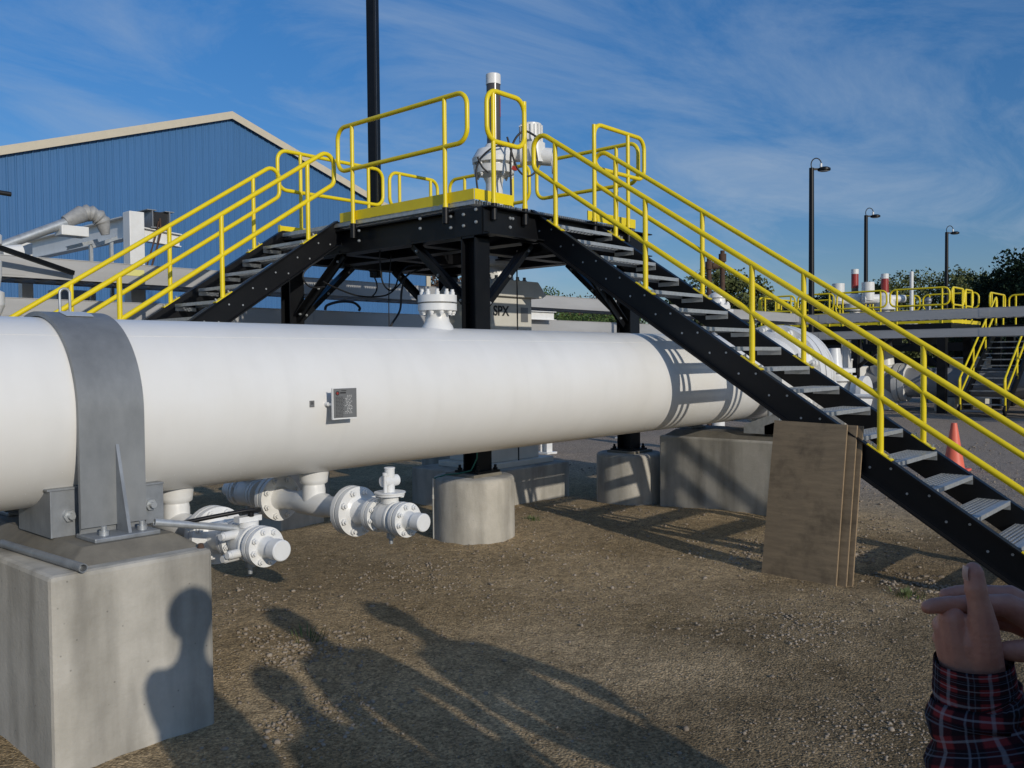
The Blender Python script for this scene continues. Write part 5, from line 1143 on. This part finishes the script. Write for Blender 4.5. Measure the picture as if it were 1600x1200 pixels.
# far hedge as one mass along the horizon
def hedge():
    rs = np.random.RandomState(5); n = 16000
    az = rs.uniform(5, 52, n); d = rs.uniform(84, 96, n); x = d * np.cos(np.radians(az)); y = d * np.sin(np.radians(az))
    hh = 4.2 + 1.6 * np.sin(az * 1.3) + 1.0 * np.sin(az * 3.7 + 1) + .6 * np.sin(az * 9.1); z = hh * rs.rand(n) ** .8
    c = np.stack([x, y, z], 1); u = rs.normal(0, 1, (n, 3)); u /= np.linalg.norm(u, axis=1)[:, None]; v = np.cross(u, rs.normal(0, 1, (n, 3))); v /= np.linalg.norm(v, axis=1)[:, None]
    s_ = rs.uniform(.4, .9, (n, 1)); u *= s_ * .6; v *= s_ * .45
    q = np.stack([c - u, c - v, c + u, c + v], 1).reshape(-1, 3)
    me = bpy.data.meshes.new('far_woods'); me.from_pydata(q.tolist(), [], [(4 * i, 4 * i + 1, 4 * i + 2, 4 * i + 3) for i in range(n)]); me.materials.append(M['leaf_green'])
    o = bpy.data.objects.new('far_woods', me); COL.objects.link(o); tag(o, 'far green wood forming the horizon behind the plant', 'woods', kind='stuff')
hedge()

# ------------------------------------------------------------------ people
def skin_mesh(vs, es, rad, sub=2, fuse=0):
    me = bpy.data.meshes.new('skin_tmp'); me.from_pydata([tuple(v) for v in vs], es, []); o = bpy.data.objects.new('skin_tmp', me); COL.objects.link(o)
    md = o.modifiers.new('skin', 'SKIN'); md.use_smooth_shade = True
    for i, sv_ in enumerate(me.skin_vertices[0].data):
        r = rad[i]; sv_.radius = r if isinstance(r, tuple) else (r, r); sv_.use_root = (i == 0)
    sb = o.modifiers.new('sub', 'SUBSURF'); sb.levels = sub; sb.render_levels = sub
    if fuse:
        rm = o.modifiers.new('fuse', 'REMESH'); rm.mode = 'VOXEL'; rm.voxel_size = fuse
        sm = o.modifiers.new('smooth', 'SMOOTH'); sm.factor = .5; sm.iterations = 7
    bpy.context.view_layer.update()
    e = o.evaluated_get(bpy.context.evaluated_depsgraph_get()); m2 = e.to_mesh()
    V_ = [tuple(v.co) for v in m2.vertices]; F_ = [list(p.vertices) for p in m2.polygons]; e.to_mesh_clear()
    bpy.data.objects.remove(o); bpy.data.meshes.remove(me); return V_, F_
def chain(*ch):
    """chains of (point, radius); a point given as int refers to an existing vertex"""
    vs = []; es = []; rd = []
    for c in ch:
        prev = None
        for p in c:
            if isinstance(p, int): i = p
            else: vs.append(Vector(p[0])); rd.append(p[1]); i = len(vs) - 1
            if prev is not None: es.append((prev, i))
            prev = i
    return vs, es, rd
def person(head, face, shirt, label, arms, leg_spread=.1, trousers='denim', hands=None, lean=(0, 0), sleeve_extra=None, hair='hair'):
    """head: world centre of the head; face: heading the person looks; arms: dict side -> (elbow, wrist) in world"""
    hx, hy, hz_ = head; f = Vector((math.cos(face), math.sin(face), 0)); r = Vector((f.y, -f.x, 0)); up = Vector((0, 0, 1)); g0 = gh(hx, hy); hgt = hz_ + .12 - g0
    base = Vector((hx, hy, g0)) - f * .03; k = hgt / 1.78
    t = thing('person', label, 'person', base)
    P = lambda a, b_, c: base + r * a * k + f * b_ * k + up * c * k
    pel = (P(0, 0, .94), .135 * k); sp1 = (P(0, .01, 1.12), .125 * k); ch_ = (P(0, .0, 1.32), .15 * k); nk0 = (P(0, .0, 1.47), .075 * k); nk1 = (P(0, .02, 1.55), .066 * k)
    h1 = (Vector(head) + f * .02 - up * .08, .082 * k); h2 = (Vector(head), .102 * k); h3 = (Vector(head) + up * .07, .088 * k)
    cs = [[pel, sp1, ch_, nk0, nk1, h1, h2, h3]]
    shs = [[(pel[0], .150 * k), (sp1[0], .142 * k), (P(0, 0, 1.28), .160 * k), (P(0, 0, 1.42), .100 * k), (P(0, .01, 1.50), .078 * k)]]
    for s_ in (-1, 1):
        el, wr = arms[s_]; sh = P(s_ * .185, 0, 1.385); el, wr = Vector(el), Vector(wr); d = (wr - el).normalized()
        cs.append([2, (sh, .062 * k), (sh.lerp(el, .5), .05), (el, .042), (el.lerp(wr, .4), .04), (wr, .027)] + ([(wr + d * .05, (.042, .022)), (wr + d * .09, (.04, .017)), (wr + d * .16, (.03, .012))] if not hands else []))
        shs.append([2, (sh, .074 * k), (sh.lerp(el, .5), .068), (el, .066), (el.lerp(wr, .5), .058), (wr - d * .02, .046)])
    for s_ in (-1, 1):
        a, k2, an = P(s_ * .09, 0, .86), P(s_ * (.09 + leg_spread * .5), .03, .49), P(s_ * (.09 + leg_spread), -.02, .09)
        cs.append([0, (a, .085 * k), (k2, .056 * k), (P(s_ * (.09 + leg_spread * .8), -.02, .33), .052 * k), (an, .035 * k), (an + f * .12 - up * .05, .032), (an + f * .2 - up * .06, .022)])
    vs, es, rd = chain(*cs); V_, F_ = skin_mesh(vs, es, rd, 2)
    b = MB(); b.add(V_, F_, True)
    if hands:
        for hv, hf in hands: b.add(hv, hf, True)
    b.ball(Vector(head) + f * .105 * k - up * .015, .017, 8, 6, (1, 1, 1.4))
    for s_ in (-1, 1): b.ball(Vector(head) + r * s_ * .092 * k - up * .01, .028, 8, 6, (.5, .6, 1.1))
    b.build('body', 'skin', t)
    vs, es, rd = chain(*shs); V_, F_ = skin_mesh(vs, es, rd, 2); b = MB(); b.add(V_, F_, True)
    sh_ob = b.build('shirt', shirt, t)
    for hv, hf, n_, tot_, L_ in (sleeve_extra or []):
        b = MB(); b.add(hv, hf, True); so = b.build('sleeve', 'plaid_uv', sh_ob); me_ = so.data; uvl = me_.uv_layers.new(name='UVMap')
        for pl in me_.polygons:
            idx3 = [me_.loops[li].vertex_index for li in pl.loop_indices]; js = [q % n_ for q in idx3]
            wrap = max(js) - min(js) > n_ / 2
            for li, q in zip(pl.loop_indices, idx3):
                i_ = q // n_; j_ = q % n_; j_ = n_ if (wrap and j_ == 0) else j_
                i_ = -1 if i_ > tot_ else i_
                uvl.data[li].uv = (j_ / n_ * .34, i_ / tot_ * L_)
    trs = [[(P(0, 0, .96), .152 * k)]]
    for s_ in (-1, 1): trs.append([0, (P(s_ * .09, 0, .84), .105 * k), (P(s_ * (.09 + leg_spread * .5), .03, .49), .075 * k), (P(s_ * (.09 + leg_spread), -.02, .12), .068 * k)])
    vs, es, rd = chain(*trs); V_, F_ = skin_mesh(vs, es, rd, 2); b = MB(); b.add(V_, F_, True); b.build('trousers', trousers, t)
    b = MB(); b.ball(Vector(head) - f * .012 + up * .03, .117 * k, 18, 10, (1, 1.02, 1.04)); b.build('hair', hair, t)
    for s_ in (-1, 1):
        an = P(s_ * (.09 + leg_spread), -.02, .04); vs, es, rd = chain([(an - f * .05, .05), (an + f * .06, .05), (an + f * .18, .038)]); V_, F_ = skin_mesh(vs, es, rd, 1); b = MB(); b.add(V_, F_, True); b.build('shoe', 'rubber', t)
    return t

# plaid shirted man: hands held up in front of him
HC = Vector((1.197, .293, 1.4485)); PXM = .000802       # hand centre and the grid the hands were measured on
def hp(x, y, d=0.0): return HC + RT * (x - 1530) * PXM - UP * (y - 960) * PXM + FW * d
def fuse(chains, voxel=.0018, it=9):
    b = MB()
    for ch in chains:
        for (p, r), (q, r2) in zip(ch, ch[1:]):
            d = (q - p); n = max(2, int(d.length / .006))
            for k in range(n + 1): b.ball(p.lerp(q, k / n), r + (r2 - r) * k / n, 12, 8)
    me = bpy.data.meshes.new('fuse_tmp'); me.from_pydata(b.v, [], b.f); o = bpy.data.objects.new('fuse_tmp', me); COL.objects.link(o)
    rm = o.modifiers.new('fuse', 'REMESH'); rm.mode = 'VOXEL'; rm.voxel_size = voxel
    sm = o.modifiers.new('smooth', 'SMOOTH'); sm.factor = .5; sm.iterations = it
    bpy.context.view_layer.update(); e = o.evaluated_get(bpy.context.evaluated_depsgraph_get()); m2 = e.to_mesh()
    V_ = [tuple(v.co) for v in m2.vertices]; F_ = [list(p.vertices) for p in m2.polygons]; e.to_mesh_clear(); bpy.data.objects.remove(o); bpy.data.meshes.remove(me)
    return V_, F_
def hq(x, y, d=0.0): return hp(x, y, d) + RT * (d * .50) - UP * (d * .24)
def hand_left():
    W1, W2 = (hq(1512, 1062, .014), .027), (hq(1542, 1064, .004), .026)
    c = [[(hq(1516, 1110, .014), .028), W1], [(hq(1540, 1112, .006), .028), W2], [W1, W2],
         [W1, (hq(1497, 1000, .006), .0185), (hq(1491, 969, .006), .0165)], [W1, (hq(1488, 1010, .016), .0180), (hq(1483, 984, .016), .0165)],
         [W1, (hq(1488, 1022, .024), .0170), (hq(1482, 1003, .024), .0155)], [W1, (hq(1492, 1036, .030), .0160), (hq(1487, 1024, .030), .0140)],
         [W2, (hq(1541, 1020, -.008), .0215), (hq(1539, 985, -.012), .0190), (hq(1534, 952, -.015), .0148), (hq(1530, 935, -.016), .0132), (hq(1527, 921, -.016), .0138), (hq(1524.5, 899, -.014), .0122), (hq(1523.5, 893, -.012), .0105)],
         [W2, (hq(1522, 1005, .002), .0230), (hq(1512, 982, .006), .0175)], [W1, (hq(1515, 1010, .008), .0250), (hq(1506, 990, .010), .0200)], [(hq(1539, 990, -.008), .0165), (hq(1516, 984, .004), .0150)],
         [(hq(1491, 969, .006), .0160), (hq(1484, 960, .026), .0128)], [(hq(1484, 960, .028), .0122), (hq(1502, 960, .052), .0105), (hq(1522, 966, .062), .0088)],
         [(hq(1483, 984, .016), .0160), (hq(1475, 979, .038), .0128)], [(hq(1475, 979, .040), .0122), (hq(1496, 980, .064), .0105), (hq(1516, 984, .070), .0088)],
         [(hq(1482, 1003, .024), .0150), (hq(1474, 1001, .046), .0120)], [(hq(1474, 1001, .048), .0115), (hq(1494, 1002, .068), .0100), (hq(1512, 1004, .072), .0085)],
         [(hq(1487, 1024, .030), .0135), (hq(1480, 1023, .050), .0105)], [(hq(1480, 1023, .052), .0100), (hq(1496, 1024, .066), .0090), (hq(1508, 1024, .070), .0080)]]
    return fuse(c)
def hand_right():
    K1, K2, K3, K4 = hq(1580, 948, .024), hq(1584, 934, .046), hq(1588, 958, .062), hq(1598, 980, .066)
    Wr = (hq(1690, 1016, .03), .026)
    c = [[(hq(1750, 1070, .02), .030), Wr], [Wr, (hq(1640, 980, .022), .020), (K1, .0155)], [Wr, (hq(1642, 972, .040), .021), (K2, .0155)], [Wr, (hq(1644, 982, .054), .020), (K3, .0145)], [Wr, (hq(1650, 998, .058), .018), (K4, .013)], [Wr, (hq(1650, 990, .036), .024), (hq(1615, 965, .040), .019)],
         [(K1, .0150), (hq(1532, 945, .020), .0122), (hq(1528, 945, .020), .0128)], [(hq(1528, 945, .020), .0126), (hq(1494, 946, .012), .0108), (hq(1488, 946, .012), .0112)], [(hq(1488, 946, .012), .0112), (hq(1462, 948, .006), .0102), (hq(1453, 950, .004), .0088)],
         [(K2, .0145), (hq(1534, 928, .048), .0118), (hq(1530, 928, .048), .0124)], [(hq(1530, 928, .048), .0122), (hq(1500, 928, .044), .0106), (hq(1482, 931, .040), .0094)],
         [(K3, .0135), (hq(1540, 952, .072), .0112), (hq(1506, 954, .076), .0098)], [(K4, .0120), (hq(1560, 976, .076), .0098), (hq(1534, 978, .080), .0085)],
         [(hq(1668, 1016, .012), .021), (hq(1632, 1016, .002), .0185), (hq(1604, 1018, -.002), .0145), (hq(1584, 1018, -.004), .0132), (hq(1572, 1017, -.004), .0105)]]
    return fuse(c)
def sleeve(pts, cuff_in):
    """wrinkled sleeve as a lofted tube with folds"""
    b = MB(); rs = np.random.RandomState(9); n = 36; P = [Vector(p[0]) for p in pts]; vs = []; m = 0; rings = []
    tot = 40
    for i in range(tot + 1):
        u = i / tot * (len(P) - 1); k = min(int(u), len(P) - 2); w_ = u - k; w2 = w_ * w_ * (3 - 2 * w_)
        c = P[k].lerp(P[k + 1], w_); r = pts[k][1] * (1 - w2) + pts[k + 1][1] * w2; d = (P[k + 1] - P[k]).normalized(); rings.append((c, r, d, i))
    x, y, z = frame(rings[0][2])
    for c, r, d, i in rings:
        x = (x - d * x.dot(d)).normalized(); y = d.cross(x)
        for j in range(n):
            a = 2 * math.pi * j / n
            fold = (.05 * math.sin(i * .95 + 2 * math.sin(a) + .8) + .035 * math.sin(i * 1.7 + 3 * a) + .03 * math.sin(2 * a + i * .3)) * min(1, max(0, (i - 8) / 5))
            vs.append(c + (x * math.cos(a) + y * math.sin(a)) * r * (1 + fold))
    fs = [(i * n + j, i * n + (j + 1) % n, (i + 1) * n + (j + 1) % n, (i + 1) * n + j) for i in range(tot) for j in range(n)]
    # turned-in cuff lip
    c, r, d, _ = rings[0]; o = len(vs)
    x, y, z = frame(d)
    inner = [(v - c) * .90 + c + d * .03 for v in vs[:n]]; vs += inner
    fs += [(j, o + j, o + (j + 1) % n, (j + 1) % n) for j in range(n)]
    uv = [(j / n, i / tot) for i in range(tot + 1) for j in range(n)]; L_ = sum((P[k + 1] - P[k]).length for k in range(len(P) - 1))
    return [tuple(v) for v in vs], fs, n, tot, L_
wl, wr_ = hp(1526, 1085, .012), hp(1720, 1045, .02)
sl = sleeve([(hp(1530, 1034, .010), .0455), (hp(1533, 1060, .012), .0475), (hp(1536, 1088, .014), .0500), (hp(1540, 1098, .014), .0520), (hp(1538, 1140, .012), .060), (hp(1546, 1190, .0), .073), (hp(1570, 1290, -.06), .078), (hp(1600, 1400, -.13), .078), (hp(1660, 1420, -.24), .085), (hp(1760, 1250, -.36), .09)], .03)
slr = sleeve([(hp(1690, 1018, .026), .043), (hp(1730, 1055, .02), .046), (hp(1850, 1160, -.06), .058), (hp(1960, 1300, -.2), .07), (hp(2050, 1200, -.42), .085)], .03)
person((1.08, -.125, 1.895), R(41.76 + 8), 'plaid', 'person in a dark red plaid flannel shirt gesturing with clasped hands at the right edge', {-1: (hp(1605, 1400, -.13), hp(1560, 1240, -.02)), 1: (hp(1960, 1300, -.2), hp(1850, 1160, -.06))}, hands=[hand_left(), hand_right()], sleeve_extra=[sl, slr])
nl = MB(); nc = hq(1513.5, 897, -.015); nx, ny_, nz2 = RT, FW, UP
for k in range(9):
    for q in range(7):
        a_ = math.pi * (k / 8 - .5) * .62; bq = (q / 6 - .5)
        nl.v.append(tuple(nc - RT * (math.cos(a_) * .0040 * math.sqrt(max(.05, 1 - (bq * 1.7) ** 2))) + FW * (math.sin(a_) * .0085) + UP * (bq * .0175)))
nl.f = [(k * 7 + q, (k + 1) * 7 + q, (k + 1) * 7 + q + 1, k * 7 + q + 1) for k in range(8) for q in range(6)]; nl.s = [True] * len(nl.f)
nl.build('thumb_nail', 'nail', [o for o in COL.objects if o.name.split('.')[0] == 'person'][0])

def shadow_person(pt, tt, shirt, label, face, arms, spread=.08):
    hd = Vector(pt) - LIGHT * tt
    f = Vector((math.cos(face), math.sin(face), 0)); r = Vector((f.y, -f.x, 0))
    A = {s_: tuple(hd + r * q[0] + f * q[1] + Vector((0, 0, q[2])) for q in arms[s_]) for s_ in (-1, 1)}
    return person(tuple(hd), face, shirt, label, A, spread)
FA = R(70)
shadow_person((3.36, 5.02, 0), 5.95, 'jacket', 'person in a grey jacket right of the viewer casting the middle ground shadow', FA, {-1: ((-.25, -.05, -.58), (-.2, .05, -.84)), 1: ((.26, -.02, -.58), (.22, .1, -.82))})
shadow_person((3.90, 4.60, 0), 6.0, 'jacket2', 'person in a navy jacket farther right casting the slim ground shadow', FA, {-1: ((-.24, -.05, -.58), (-.2, .05, -.84)), 1: ((.30, .0, -.56), (.24, .16, -.70))})
shadow_person((2.66, 4.05, 0), 5.75, 'denim', 'person in dark denim behind the plaid shirted man casting the lowest shadow', FA, {-1: ((-.25, -.05, -.58), (-.2, .05, -.84)), 1: ((.25, -.05, -.58), (.22, 0, -.84))})
